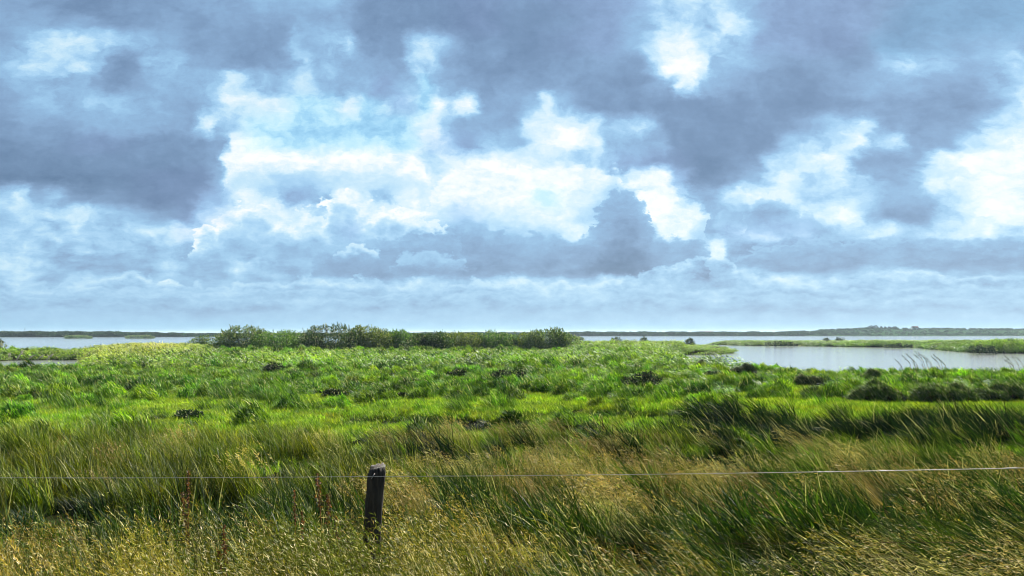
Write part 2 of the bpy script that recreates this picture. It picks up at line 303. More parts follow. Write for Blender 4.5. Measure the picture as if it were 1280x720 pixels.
def hollow(x, y):
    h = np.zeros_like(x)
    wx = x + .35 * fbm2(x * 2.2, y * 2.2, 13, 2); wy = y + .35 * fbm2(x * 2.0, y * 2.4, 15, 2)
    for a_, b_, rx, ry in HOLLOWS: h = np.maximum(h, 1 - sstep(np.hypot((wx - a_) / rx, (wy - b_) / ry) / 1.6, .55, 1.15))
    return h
_ZY = [-40, 2, 5.4, 8, 12, 18, 25, 60, 400]; _ZZ = [2.95, 2.85, 2.56, 2.15, 1.45, 1.05, 0.95, 0.85, 0.7]
def ground_z(x, y, sd=None):
    z = np.interp(y, _ZY, _ZZ)
    z = z + 0.035 * x * (1 - sstep(y, 9, 16)) * (np.abs(x) < 12) + 0.42 * np.sign(x) * (np.abs(x) >= 12) * (1 - sstep(y, 9, 16))
    u = x / np.maximum(y + 2, 3)
    # shallow drain behind the fence, deeper one under the reeds on the right
    z = z - 0.95 * np.exp(-((y - 10.6 - .5 * np.sin(x * .5)) / 1.25) ** 2) * (0.35 + 0.65 * noise01(x, y, 7, 2))
    z = z - 1.1 * np.exp(-((y - (30.5 + 0.12 * (x - 15))) / 1.8) ** 2) * sstep(u, 0.10, 0.24)
    z = z + 0.30 * fbm2(x / 3.2, y / 4.0, 9, 3) * sstep(y, 38, 55) + 0.06 * fbm2(x / 1.1, y / 1.3, 4, 3)
    z = z - 0.45 * hollow(x, y)
    if sd is None: sd = land_sd(x, y)
    far = sstep(y, 55, 80)
    e = sstep(sd, -1.0, 5.0)
    z = z * (1 - far) + far * (z * e)
    return np.where(sd < 0, -0.6 - 0.0 * z, np.maximum(z * sstep(sd, -0.5, 3.0), 0.02)) if True else z

# ------------------------------------------------------------------ materials
def mat(name):
    m = bpy.data.materials.new(name); m.use_nodes = True
    n = NT(m.node_tree); n.n.clear(); return m, n
def finish(n, sh): o = n.new('ShaderNodeOutputMaterial'); n.l.new(sh, o.inputs[0])
def foliage_mat(name, instanced=True, base=(0.1, 0.2, 0.03), gloss=0.03, trans=0.32, hi=(0.40, 0.36, 0.17), hi_amt=0.85):
    m, n = mat(name)
    if instanced:
        a = n.new('ShaderNodeAttribute', attribute_type='INSTANCER', attribute_name='tint'); col = a.outputs['Color']
    else:
        c = n.new('ShaderNodeRGB'); c.outputs[0].default_value = (*base, 1); col = c.outputs[0]
    v = n.new('ShaderNodeAttribute', attribute_type='GEOMETRY', attribute_name='vc').outputs['Fac']
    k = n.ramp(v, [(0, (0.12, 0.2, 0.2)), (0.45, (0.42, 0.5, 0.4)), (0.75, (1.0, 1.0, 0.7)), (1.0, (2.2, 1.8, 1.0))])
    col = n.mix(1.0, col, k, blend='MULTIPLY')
    col = n.mix(n.smooth(v, hi_amt, hi_amt + 0.03), col, (*hi, 1))  # top share of blades goes pale straw, doubling as painted highlights
    d = n.new('ShaderNodeBsdfDiffuse'); n.put(d.inputs[0], col)
    t = n.new('ShaderNodeBsdfTranslucent'); n.put(t.inputs[0], n.vmath('MULTIPLY', col, (1.25, 1.3, 0.8)))
    g = n.new('ShaderNodeBsdfGlossy'); g.inputs['Roughness'].default_value = 0.5; g.inputs[0].default_value = (0.9, 0.95, 1.0, 1)
    s1 = n.new('ShaderNodeMixShader'); s1.inputs[0].default_value = trans; n.l.new(d.outputs[0], s1.inputs[1]); n.l.new(t.outputs[0], s1.inputs[2])
    s2 = n.new('ShaderNodeMixShader'); s2.inputs[0].default_value = gloss; n.l.new(s1.outputs[0], s2.inputs[1]); n.l.new(g.outputs[0], s2.inputs[2])
    finish(n, s2.outputs[0]); return m
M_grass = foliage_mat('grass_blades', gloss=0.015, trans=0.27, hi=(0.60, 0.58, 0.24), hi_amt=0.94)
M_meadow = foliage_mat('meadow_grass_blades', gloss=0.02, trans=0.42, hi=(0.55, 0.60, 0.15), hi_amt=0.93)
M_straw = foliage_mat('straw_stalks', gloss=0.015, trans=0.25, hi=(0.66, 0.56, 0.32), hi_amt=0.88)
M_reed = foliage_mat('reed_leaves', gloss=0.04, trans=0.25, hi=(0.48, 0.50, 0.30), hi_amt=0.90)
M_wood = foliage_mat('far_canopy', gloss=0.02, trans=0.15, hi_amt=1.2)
def plain(name, c1, c2, scale, rough=0.9, bump=0.3, detail=6):
    m, n = mat(name)
    tcn = n.new('ShaderNodeTexCoord').outputs['Object']
    f, _ = n.noise(tcn, scale, detail, 0.6)
    col = n.ramp(f, [(0.3, c1), (0.7, c2)])
    p = n.new('ShaderNodeBsdfPrincipled'); n.put(p.inputs['Base Color'], col); p.inputs['Roughness'].default_value = rough; p.inputs['Specular IOR Level'].default_value = 0.0 if rough > .85 else 0.5
    b = n.new('ShaderNodeBump'); b.inputs['Strength'].default_value = bump; b.inputs['Distance'].default_value = 0.02
    n.l.new(f, b.inputs['Height']); n.l.new(b.outputs[0], p.inputs['Normal'])
    finish(n, p.outputs[0]); return m
M_soil = plain('marsh_soil', (0.012, 0.012, 0.006), (0.035, 0.040, 0.014), 1.7)
M_farland = plain('far_fields', (0.018, 0.045, 0.022), (0.045, 0.085, 0.032), 0.012, 1.0, 0.0)
M_bark = plain('bark', (0.03, 0.022, 0.015), (0.09, 0.07, 0.05), 9)
M_dead = plain('bleached_wood', (0.35, 0.30, 0.24), (0.6, 0.54, 0.45), 6)
M_dock = foliage_mat('rust_seed_heads', False, (0.17, 0.075, 0.035), gloss=0.03, trans=0.25, hi_amt=1.2)
M_dockstem = plain('rust_stem', (0.10, 0.05, 0.02), (0.22, 0.12, 0.05), 20)
M_metal_, n = mat('galvanised_wire')
p = n.new('ShaderNodeBsdfPrincipled'); p.inputs['Base Color'].default_value = (0.42, 0.41, 0.39, 1); p.inputs['Metallic'].default_value = 0.2; p.inputs['Roughness'].default_value = 0.45
finish(n, p.outputs[0]); M_wire = M_metal_
M_rust = plain('rusty_wire', (.05, .03, .02), (.14, .09, .06), 30)
# weathered post: dark, grained, with grey lichen on the worn top
M_post, n = mat('weathered_post_wood')
oc = n.new('ShaderNodeTexCoord').outputs['Object']
sx, sy, sz = n.sep(oc)
gr, _ = n.noise(n.xyz(n.math('MULTIPLY', sx, 9.0), n.math('MULTIPLY', sy, 9.0), sz), 7.0, 6, 0.65)
li, _ = n.noise(oc, 22.0, 5, 0.6)
col = n.ramp(gr, [(0.35, (0.010, 0.008, 0.006)), (0.52, (0.04, 0.032, 0.025)), (0.64, (0.07, 0.055, 0.042)), (0.80, (0.22, 0.18, 0.14))])
col = n.mix(n.smooth(n.math('ADD', li, n.smooth(sz, 1.0, 1.11, 0.0, 0.22)), 0.70, 0.82), col, (0.26, 0.26, 0.21, 1))
p = n.new('ShaderNodeBsdfPrincipled'); n.put(p.inputs['Base Color'], col); p.inputs['Roughness'].default_value = 0.85
b = n.new('ShaderNodeBump'); b.inputs['Strength'].default_value = 0.9; b.inputs['Distance'].default_value = 0.012; n.l.new(gr, b.inputs['Height']); n.l.new(b.outputs[0], p.inputs['Normal'])
finish(n, p.outputs[0])
# lake water
M_water, n = mat('lake_water')
oc = n.new('ShaderNodeNewGeometry').outputs['Position']
p = n.new('ShaderNodeBsdfPrincipled'); p.inputs['Base Color'].default_value = (0.30, 0.33, 0.32, 1); p.inputs['Roughness'].default_value = 0.08; p.inputs['IOR'].default_value = 1.33
f1, _ = n.noise(n.vmath('MULTIPLY', oc, (0.6, 1.0, 1.0)), 2.2, 4, 0.6)
f2, _ = n.noise(n.vmath('MULTIPLY', oc, (0.35, 1.0, 1.0)), 0.35, 3, 0.5)
b = n.new('ShaderNodeBump'); b.inputs['Strength'].default_value = 1.0; b.inputs['Distance'].default_value = 0.045
n.l.new(n.math('ADD', f1, n.math('MULTIPLY', f2, 1.5)), b.inputs['Height']); n.l.new(b.outputs[0], p.inputs['Normal'])
finish(n, p.outputs[0])

# ------------------------------------------------------------------ mesh helpers
def mesh_from(name, V, Fs, material, vc=None, smooth=False):
    """V (n,3) array, Fs list of (m,k) index arrays (triangles or quads)"""
    me = bpy.data.meshes.new(name)
    V = np.asarray(V, np.float32)
    me.vertices.add(len(V)); me.vertices.foreach_set('co', V.ravel())
    Fs = [np.asarray(f, np.int32) for f in Fs if len(f)]
    nl = sum(f.size for f in Fs); npol = sum(len(f) for f in Fs)
    me.loops.add(nl); me.polygons.add(npol)
    me.loops.foreach_set('vertex_index', np.concatenate([f.ravel() for f in Fs]))
    sizes = np.concatenate([np.full(len(f), f.shape[1], np.int32) for f in Fs])
    starts = np.concatenate([[0], np.cumsum(sizes)[:-1]]).astype(np.int32)
    me.polygons.foreach_set('loop_start', starts); me.polygons.foreach_set('loop_total', sizes)
    if smooth: me.polygons.foreach_set('use_smooth', np.ones(npol, bool))
    if vc is not None:
        a = me.attributes.new('vc', 'FLOAT', 'POINT'); a.data.foreach_set('value', np.asarray(vc, np.float32))
    me.materials.append(material); me.update(calc_edges=True); me.validate()
    return me
def link(name, me, parent=None, coll=C):
    o = bpy.data.objects.new(name, me); coll.objects.link(o); o.parent = parent; return o
class Geo:
    """collects vertices, quads/triangles and the per-vertex value vc"""
    def __init__(s): s.V = []; s.Q = []; s.T = []; s.c = []; s.n = 0
    def add(s, V, Q=None, T=None, c=0.5):
        V = np.asarray(V, float).reshape(-1, 3)
        if Q is not None and len(Q): s.Q.append(np.asarray(Q, int).reshape(-1, 4) + s.n)
        if T is not None and len(T): s.T.append(np.asarray(T, int).reshape(-1, 3) + s.n)
        s.V.append(V); s.c.append(np.broadcast_to(np.asarray(c, float), (len(V),)).copy()); s.n += len(V)
    def mesh(s, name, material, smooth=False):
        return mesh_from(name, np.vstack(s.V), ([np.vstack(s.Q)] if s.Q else []) + ([np.vstack(s.T)] if s.T else []), material, np.concatenate(s.c), smooth)
    # a batch of tapering curved blades
    def blades(s, base, h, wdt, yaw, lean, bend, c, segs=3, face=None):
        n = len(h); t = np.linspace(0, 1, segs + 1)
        dirx, diry = np.cos(yaw), np.sin(yaw)
        if face is None: face = rng.uniform(0, 2 * np.pi, n)
        ang = lean[:, None] + bend[:, None] * t[None, :]
        dt = 1.0 / segs
        hx = np.concatenate([np.zeros((n, 1)), np.cumsum(np.sin(ang[:, :-1]) * dt, 1)], 1) * h[:, None]
        hz = np.concatenate([np.zeros((n, 1)), np.cumsum(np.cos(ang[:, :-1]) * dt, 1)], 1) * h[:, None]
        cx = base[:, 0, None] + hx * dirx[:, None]; cy = base[:, 1, None] + hx * diry[:, None]; cz = base[:, 2, None] + hz
        ww = wdt[:, None] * (1 - t[None, :] ** 1.7) * 0.5 + wdt[:, None] * 0.05
        fx, fy = np.cos(face)[:, None] * ww, np.sin(face)[:, None] * ww
        L = np.stack([cx - fx, cy - fy, cz], -1); R = np.stack([cx + fx, cy + fy, cz], -1)
        V = np.stack([L, R], 2).reshape(-1, 3)           # n,(segs+1),2
        k = np.arange(n)[:, None] * (segs + 1) * 2 + np.arange(segs)[None, :] * 2
        Q = np.stack([k, k + 1, k + 3, k + 2], -1).reshape(-1, 4)
        s.add(V, Q, None, np.repeat(c, (segs + 1) * 2))
        return np.stack([cx[:, -1], cy[:, -1], cz[:, -1]], -1)
    # small diamond-shaped leaves at points with given direction
    def leaves(s, P, Dv, ln, wd, c):
        n = len(P); Dv = Dv / np.linalg.norm(Dv, axis=1, keepdims=True)
        r = rng.normal(size=(n, 3)); side = np.cross(Dv, r); side /= np.linalg.norm(side, axis=1, keepdims=True) + 1e-9
        nr = np.cross(Dv, side)
        a = P; m = P + Dv * ln[:, None] * 0.5 + nr * ln[:, None] * 0.08
        b = P + Dv * ln[:, None]
        V = np.stack([a, m - side * wd[:, None] * .5, b, m + side * wd[:, None] * .5], 1).reshape(-1, 3)
        s.add(V, np.arange(n * 4).reshape(-1, 4), None, np.repeat(c, 4))
    def tube(s, pts, rad, sides=6, c=0.5, cap=True):
        pts = np.asarray(pts, float); k = len(pts); rad = np.broadcast_to(rad, (k,))
        tg = np.gradient(pts, axis=0); tg /= np.linalg.norm(tg, axis=1, keepdims=True) + 1e-9
        ref = np.array([0.31, 0.17, 0.93]) if abs(tg[0] @ np.array([0.31, 0.17, 0.93])) < 0.9 else np.array([1.0, 0, 0])
        A = np.cross(tg, ref); A /= np.linalg.norm(A, axis=1, keepdims=True); B = np.cross(tg, A)
        th = np.arange(sides) * 2 * np.pi / sides
        V = pts[:, None] + rad[:, None, None] * (np.cos(th)[None, :, None] * A[:, None] + np.sin(th)[None, :, None] * B[:, None])
        Q = []
        for i in range(k - 1):
            for j in range(sides):
                Q.append([i * sides + j, i * sides + (j + 1) % sides, (i + 1) * sides + (j + 1) % sides, (i + 1) * sides + j])
        T = []; V = V.reshape(-1, 3)
        if cap:
            V = np.vstack([V, pts[0], pts[-1]]); a, b_ = k * sides, k * sides + 1
            for j in range(sides):
                T.append([a, (j + 1) % sides, j]); T.append([b_, (k - 1) * sides + j, (k - 1) * sides + (j + 1) % sides])
        s.add(V, Q, T, c)
    def box(s, x0, x1, y0, y1, z0, z1, c=0.5):
        V = [(x, y, z) for z in (z0, z1) for x, y in ((x0, y0), (x1, y0), (x1, y1), (x0, y1))]
        s.add(V, [(0, 3, 2, 1), (4, 5, 6, 7), (0, 1, 5, 4), (1, 2, 6, 5), (2, 3, 7, 6), (3, 0, 4, 7)], None, c)
U = rng.uniform
def disc(n, r):
    a = U(0, 2 * np.pi, n); q = r * np.sqrt(U(0, 1, n)); return np.stack([q * np.cos(a), q * np.sin(a), np.zeros(n)], 1)

# ------------------------------------------------------------------ ground, water, far shore
def grid(name, X, Y, Z, material, smooth=True):
    r, c = X.shape; V = np.stack([X, Y, Z], -1).reshape(-1, 3)
    i = np.arange(r - 1)[:, None] * c + np.arange(c - 1)[None, :]
    Q = np.stack([i, i + 1, i + c + 1, i + c], -1).reshape(-1, 4)
    return link(name, mesh_from(name, V, [Q], material, None, smooth))
ys = np.concatenate([np.linspace(-40, 2, 22)[:-1], 2 + 0.12 * (1.022 ** np.arange(0, 216) - 1) / 0.022])
ys = ys[ys < 520]
ys = np.append(ys, 520.0)
ss = np.linspace(-1.25, 1.25, 330)
X = ss[None, :] * (np.maximum(ys, 0)[:, None] + 14); Y = np.repeat(ys[:, None], len(ss), 1)
Z = ground_z(X, Y)
tag(grid('ground', X, Y, Z, M_soil), kind='structure')
wy = np.array([-300.0, 0, 40, 200, 1000, 4000, 30000]); wx = np.array([-30000, -4000, -600, 0, 600, 4000, 30000.0])
Xw, Yw = np.meshgrid(wx, wy); tag(grid('water', Xw, Yw, np.zeros_like(Xw) - 0.0, M_water), kind='structure')

def shore_y(u):     # distance of the far shore by bearing
    px = 640 + F0 * u
    return np.interp(px, [-500, 0, 240, 330, 700, 900, 1300, 1800], [830, 850, 900, 1050, 1150, 1150, 1180, 1200])
def crest(u):       # height of the far land behind the shore
    px = 640 + F0 * u
    return np.interp(px, [-500, 700, 960, 1040, 1085, 1150, 1280, 1500, 1800], [1.0, 1.0, 2.6, 6.5, 11.0, 10.0, 9.0, 9, 6])
uu = np.linspace(-1.15, 1.15, 420)
rr = np.concatenate([np.linspace(0, 60, 8), np.linspace(90, 400, 10), [700, 1500, 3000, 6000, 15000]])
Yf = shore_y(uu)[None, :] + rr[:, None] + (8 * fbm2(uu * 60, uu * 7, 2))[None, :]
Xf = uu[None, :] * Yf
Zf = -0.3 + 1.1 * sstep(rr, 0, 25)[:, None] + crest(uu)[None, :] * sstep(rr, 20, 170)[:, None] + 0.5 * fbm2(Xf / 60, Yf / 60, 8) * sstep(rr, 20, 120)[:, None]
Zf = Zf * (1 - 0.9 * sstep(rr, 500, 3000))[:, None]
tag(grid('far_shore', Xf, Yf, Zf, M_farland), kind='structure')

# ------------------------------------------------------------------ plant prototypes (one small mesh each, instanced by the ground cover)
def proto_coll(name, meshes):
    col = bpy.data.collections.new(name)
    for i, me in enumerate(meshes):
        o = bpy.data.objects.new('%s_%02d' % (name, i), me); col.objects.link(o)
    return col
PI = math.pi
def yawL(n, sp): return rng.normal(PI, sp, n)         # wind blows everything to the left (-x)
def p_fine():      # tuft of thin grass with a few seeding stems
    g = Geo(); n = 95; b = disc(n, 0.17)
    g.blades(b, U(.22, .56, n), U(.006, .012, n), yawL(n, .9), U(0, .35, n), U(.1, 1.1, n), U(0, 1, n), 4)
    k = 4; b = disc(k, 0.12); c = U(.75, 1, k)
    tips = g.blades(b, U(.5, .68, k), U(.004, .005, k), yawL(k, .5), U(.0, .25, k), U(.1, .5, k), c, 4)
    seeds(g, tips, .10, .009, 8, .8)
    return g.mesh('grass_tuft', M_grass)
def seeds(g, tips, ln, sz, m, cv):
    P = np.repeat(tips, m, 0); t = np.tile(np.linspace(0, 1, m), len(tips))
    sp = rng.normal(0, 1, (len(P), 3)) * (sz * 0.7) * (1.2 - t[:, None])
    P = P + np.stack([-0.45 * ln * t, np.zeros_like(t), ln * t * .8 - .03], 1) + sp
    Dv = rng.normal(0, .5, (len(P), 3)) + np.array([-.6, 0, .7])
    g.leaves(P, Dv, U(.8, 1.6, len(P)) * sz * 2.8, U(.4, .7, len(P)) * sz, np.clip(rng.normal(cv, .08, len(P)), 0, 1))
def p_straw():
    g = Geo(); n = 46; b = disc(n, 0.16)
    g.blades(b, U(.2, .45, n), U(.004, .007, n), yawL(n, .8), U(0, .5, n), U(.2, 1.3, n), U(0, .8, n), 3)
    k = 26; b = disc(k, 0.16)
    tips = g.blades(b, U(.45, .8, k), U(.005, .007, k), yawL(k, .45), U(.02, .3, k), U(.1, .6, k), U(.5, 1, k), 4)
    seeds(g, tips, .13, .010, 9, .8)
    return g.mesh('straw_tuft', M_straw)
def p_lush():      # coarse broad grass
    g = Geo(); n = 110; b = disc(n, 0.28)
    g.blades(b, U(.3, .8, n), U(.010, .020, n), yawL(n, .9), U(0, .4, n), U(.2, 1.3, n), U(0, 1, n), 4)
    return g.mesh('coarse_grass_tuft', M_grass)
def p_strawfar():  # seeding grass seen from 12-26 m
    g = Geo(); n = 60; b = disc(n, 0.35)
    g.blades(b, U(.25, .6, n), U(.010, .018, n), yawL(n, .7), U(0, .5, n), U(.2, 1.1, n), U(0, .8, n), 3)
    k = 34; b = disc(k, 0.35)
    tips = g.blades(b, U(.6, .95, k), U(.006, .008, k), yawL(k, .4), U(.05, .35, k), U(.1, .5, k), U(.5, 1, k), 3)
    seeds(g, tips, .16, .016, 8, .75)
    return g.mesh('seeding_grass_tuft', M_straw)
def p_meadow():
    g = Geo(); n = 260; b = disc(n, 0.55)
    g.blades(b, U(.10, .30, n), U(.014, .028, n), yawL(n, 1.2), U(0, .6, n), U(.3, 1.4, n), U(.35, 1, n), 2)
    return g.mesh('meadow_patch', M_meadow)
def p_tussock():   # dense rounded tuft, leaves streaming off its top
    g = Geo(); n = 620; a = U(0, 2 * PI, n); q = np.sqrt(U(0, 1, n)); x_ = q * np.cos(a); y_ = q * np.sin(a)
    ph = U(0, 6, 2); h_ = np.sqrt(np.maximum(1 - q ** 2.4, 0)) * (1 + .2 * np.sin(x_ * 5 + ph[0]) + .15 * np.sin(y_ * 6 + ph[1])) * .55
    B = np.stack([x_ * .55, y_ * .5, h_ * np.where(U(0, 1, n) < .65, .9, U(0, .9, n))], 1)
    g.blades(B, U(.16, .38, n), U(.018, .034, n), yawL(n, .7), U(.2, 1.1, n), U(.4, 1.3, n), U(0, 1, n), 2)
    return g.mesh('tussock', M_grass)
def p_reed(R, n, hlo, hhi, lw, nl, mt, plume=.3, segs=3):
    def f():
        g = Geo(); b = disc(n, R); h = U(hlo, hhi, n); ln = U(.02, .25, n); bd = U(.1, .5, n); yw = yawL(n, .35)
        c = U(0, .85, n)
        tips = g.blades(b, h, np.full(n, lw * .35), yw, ln, bd, c, segs)
        # leaves along the stems, streaming downwind
        t = np.tile(np.linspace(.25, 1.0, nl), n); i = np.repeat(np.arange(n), nl)
        a = ln[i] + bd[i] * t * .5
        P = b[i] + np.stack([np.cos(yw[i]) * np.sin(a) * h[i] * t, np.sin(yw[i]) * np.sin(a) * h[i] * t, np.cos(a) * h[i] * t], 1)
        m = len(P)
        g.blades(P, U(.22, .42, m) * hhi ** .5, U(.7, 1.3, m) * lw, rng.normal(PI, .8, m), U(.5, 1.0, m), U(.5, 1.2, m), U(0, 1, m), 2)
        k = int(n * plume)
        if k: seeds(g, tips[:k], .25, lw * .9, 7, .85)
        return g.mesh('reed_patch', mt)
    return f
def p_canopy():    # unit crown: leaf sprays through an uneven ellipsoid
    g = Geo(); n = 420
    d = rng.normal(size=(n, 3)); d /= np.linalg.norm(d, axis=1, keepdims=True)
    q = U(.45, 1, n)[:, None] ** .5 * (1 + .22 * np.sin(d[:, :1] * 5 + U(0, 6)) * np.sin(d[:, 1:2] * 4 + U(0, 6)))
    P = d * q; P[:, 2] = np.where(P[:, 2] < 0, P[:, 2] * .55, P[:, 2]) + .5
    g.leaves(P, d + rng.normal(0, .6, (n, 3)), U(.16, .34, n), U(.12, .22, n), U(0, 1, n))
    return g.mesh('crown_mass', M_wood)
COL = {
 'fine': proto_coll('fine_grass_source', [p_fine() for _ in range(5)]),
 'straw': proto_coll('straw_source', [p_straw() for _ in range(5)]),
 'lush': proto_coll('lush_source', [p_lush() for _ in range(4)]),
 'sfar': proto_coll('seeding_source', [p_strawfar() for _ in range(4)]),
 'meadow': proto_coll('meadow_source', [p_meadow() for _ in range(4)]),
 'reed': proto_coll('reed_source', [p_reed(.55, 34, .45, 1.05, .030, 5, M_reed)() for _ in range(5)]),
 'reedfar': proto_coll('far_reed_source', [p_reed(1.5, 60, .9, 1.7, .075, 4, M_reed, .2, 2)() for _ in range(4)]),
 'tussock': proto_coll('tussock_source', [p_tussock() for _ in range(6)]),
 'canopy': proto_coll('canopy_source', [p_canopy() for _ in range(5)]),
}

def gn_scatter(name, col, P, rot, scl, idx, tint, label, cat):
    me = bpy.data.meshes.new(name); me.vertices.add(len(P)); me.vertices.foreach_set('co', np.asarray(P, np.float32).ravel())
    def at(nm, ty, dat, key):
        a = me.attributes.new(nm, ty, 'POINT'); a.data.foreach_set(key, np.ascontiguousarray(dat).ravel())
    at('rot', 'FLOAT_VECTOR', rot.astype(np.float32), 'vector'); at('scl', 'FLOAT_VECTOR', scl.astype(np.float32), 'vector')
    at('idx', 'INT', idx.astype(np.int32), 'value'); at('tint', 'FLOAT_COLOR', np.concatenate([tint, np.ones((len(P), 1))], 1).astype(np.float32), 'color')
    o = link(name, me); tag(o, label, cat, kind='stuff')
    nt = bpy.data.node_groups.new(name, 'GeometryNodeTree')
    nt.interface.new_socket('Geometry', in_out='INPUT', socket_type='NodeSocketGeometry')
    nt.interface.new_socket('Geometry', in_out='OUTPUT', socket_type='NodeSocketGeometry')
    gi = nt.nodes.new('NodeGroupInput'); go = nt.nodes.new('NodeGroupOutput')
    ip = nt.nodes.new('GeometryNodeInstanceOnPoints'); ci = nt.nodes.new('GeometryNodeCollectionInfo')
    ci.inputs['Collection'].default_value = col; ci.inputs['Separate Children'].default_value = True; ci.inputs['Reset Children'].default_value = True
    def na(nm, ty):
        q = nt.nodes.new('GeometryNodeInputNamedAttribute'); q.data_type = ty; q.inputs['Name'].default_value = nm
        return [s for s in q.outputs if s.enabled][0] if False else q.outputs[0]
    L = nt.links.new
    L(gi.outputs[0], ip.inputs['Points']); L(ci.outputs[0], ip.inputs['Instance']); ip.inputs['Pick Instance'].default_value = True
    L(na('idx', 'INT'), ip.inputs['Instance Index'])
    L(na('rot', 'FLOAT_VECTOR'), ip.inputs['Rotation']); L(na('scl', 'FLOAT_VECTOR'), ip.inputs['Scale'])
    L(ip.outputs[0], go.inputs[0])
    md = o.modifiers.new('scatter', 'NODES'); md.node_group = nt
    return o
def lean_rot(yaw, lean):
    """first turn by yaw about z, then tip towards -x by lean"""
    b = -lean; c = yaw
    R20 = -np.sin(b) * np.cos(c); R21 = np.sin(b) * np.sin(c); R22 = np.cos(b)
    R10 = np.sin(c); R00 = np.cos(b) * np.cos(c)
    return np.stack([np.arctan2(R21, R22), -np.arcsin(np.clip(R20, -1, 1)), np.arctan2(R10, R00)], 1)
def field(y0, y1, dens, margin=0.10, jit=0):
    """random points over the visible wedge (with a margin) between two distances"""
    umax = 0.637 + margin
    A = umax * (y1 * y1 - y0 * y0) + 2 * 1.8 * (y1 - y0); n = int(A * dens)
    y = np.sqrt(U(y0 * y0, y1 * y1, n)) if y0 > 0 else U(y0, y1, n)
    x = U(-1, 1, n) * (umax * y + 1.8)
    return x, y
def mixc(*cw):
    tot = sum(w for c, w in cw); return sum(np.asarray(c)[None, :] * (w / tot)[:, None] for c, w in cw)
BRIGHT = (0.245, 0.35, 0.018); MID = (0.075, 0.195, 0.010); DARK = (0.022, 0.065, 0.010); OLIVE = (0.13, 0.155, 0.010)
STRAW = (0.40, 0.31, 0.12); RUST = (0.22, 0.10, 0.035); GREY = (0.13, 0.20, 0.085); YEL = (0.33, 0.32, 0.018); PALE = (0.42, 0.40, 0.22)
CLEAR = []      # (x, y, half width) of bushes and mounds that stand clear of the herbs
for px0, px1, yb, z_ in ((786, 824, 486, .85), (621, 654, 478, .85), (404, 432, 500, .85), (333, 356, 467, .85), (494, 510, 501, .85), (482, 500, 474, .85), (560, 582, 474, .85),
        (878, 906, 474, .85), (226, 254, 530, .85), (1056, 1136, 508, .75), (1134, 1218, 509, .75), (1210, 1300, 507, .75), (1074, 1112, 478, .8), (990, 1032, 488, .85), (912, 948, 470, .85)):
    bx_, by_ = base_pt((px0 + px1) / 2, yb, z_); CLEAR.append((bx_, by_, (px1 - px0) / F0 * by_ / 2))
def clear_mask(x, y):
    k = np.ones(x.shape, bool)
    for bx_, by_, hw_ in CLEAR: k &= ~((np.abs(x - bx_ * (y / by_)) < hw_ * 1.15 + .25) & (y > by_ - (5 if by_ < 60 else 9) - hw_) & (y < by_ + hw_ * .6))
    return k
def fill(name, kind, x, y, keep, tint, smin, smax, label, cat, lean=None, zs=None, yawsp=0.7):
    sd = land_sd(x, y); k = keep & (sd > 0.3)
    if kind in ('lush', 'reed', 'tussock', 'reedfar'): k &= clear_mask(x, y)
    if y.min() < 26:
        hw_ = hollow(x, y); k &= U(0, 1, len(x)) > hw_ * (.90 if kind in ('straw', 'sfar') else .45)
        hc_ = np.clip(hw_ * 1.5, 0, 1)[:, None]; tint = tint * (1 - hc_) + np.array([(.006, .018, .003)]) * hc_; zs = (1 if zs is None else zs) * (1 - .5 * hw_)  # shade of the hollows painted into the tuft tint, almost black
    x, y, tint = x[k], y[k], tint[k]; n = len(x)
    z = ground_z(x, y, sd[k]) - 0.02
    s = U(smin, smax, n); sz = s * (zs[k] if zs is not None else 1.0)
    ln = (lean[k] if lean is not None else np.zeros(n)) + rng.normal(0, .08, n)
    if kind == 'meadow': tint = tint * 1.35
    if kind in ('tussock', 'reed', 'reedfar') or name == 'sedge': tint = tint * np.array([[2.15, 2.15, 1.2]])
    tint = np.clip(tint * .80 * np.exp(rng.normal(0, .30, (n, 1))) * np.exp(rng.normal(0, .07, (n, 3))), 0.005, .8)
    print(name, n)
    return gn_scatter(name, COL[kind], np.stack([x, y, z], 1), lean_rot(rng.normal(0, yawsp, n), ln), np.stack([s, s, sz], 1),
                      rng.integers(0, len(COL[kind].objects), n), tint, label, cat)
UF = lambda x, y: x / y * F0 + 640          # bearing of a spot, in photo columns

# --- near bank: olive and straw grass, 1.3 - 9 m
x, y = field(1.3, 9.0, 48); px = UF(x, y)
nz = noise01(x, y, 2.6, 1); n2 = noise01(x, y, 1.1, 6)
leanN = np.interp(px, [-100, 500, 800, 1000, 1400], [.02, .15, .38, .68, .9])
tint = mixc((OLIVE, .45 + 0 * x), (YEL, .05 + 1.0 * sstep(nz, .5, .8)), (MID, .4 + 1.3 * sstep(n2, .5, .75)), (DARK, .35 + 1.3 * sstep(nz, .55, .3)), (RUST, .7 * sstep(n2, .38, .2)))
patch = sstep(noise01(x, y, 1.3, 11), .36, .54)
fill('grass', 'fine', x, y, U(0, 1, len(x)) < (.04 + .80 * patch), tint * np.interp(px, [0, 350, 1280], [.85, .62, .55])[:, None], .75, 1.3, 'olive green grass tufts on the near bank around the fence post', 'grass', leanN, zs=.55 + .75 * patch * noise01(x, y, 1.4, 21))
x, y = field(1.3, 7.6, 17); px = UF(x, y)
nz = noise01(x, y, 2.2, 12)
tint = mixc((STRAW, .6 + 0 * x), (YEL, .7 * sstep(nz, .4, .8)), (RUST, .6 * sstep(nz, .45, .2)), (OLIVE, .45 + 0 * x), (PALE, 4 * sstep(px, 980, 1100) * sstep(y, 6.4, 5.4)))
leanS = np.interp(px, [-100, 500, 800, 1000, 1400], [.02, .18, .45, .80, 1.02])
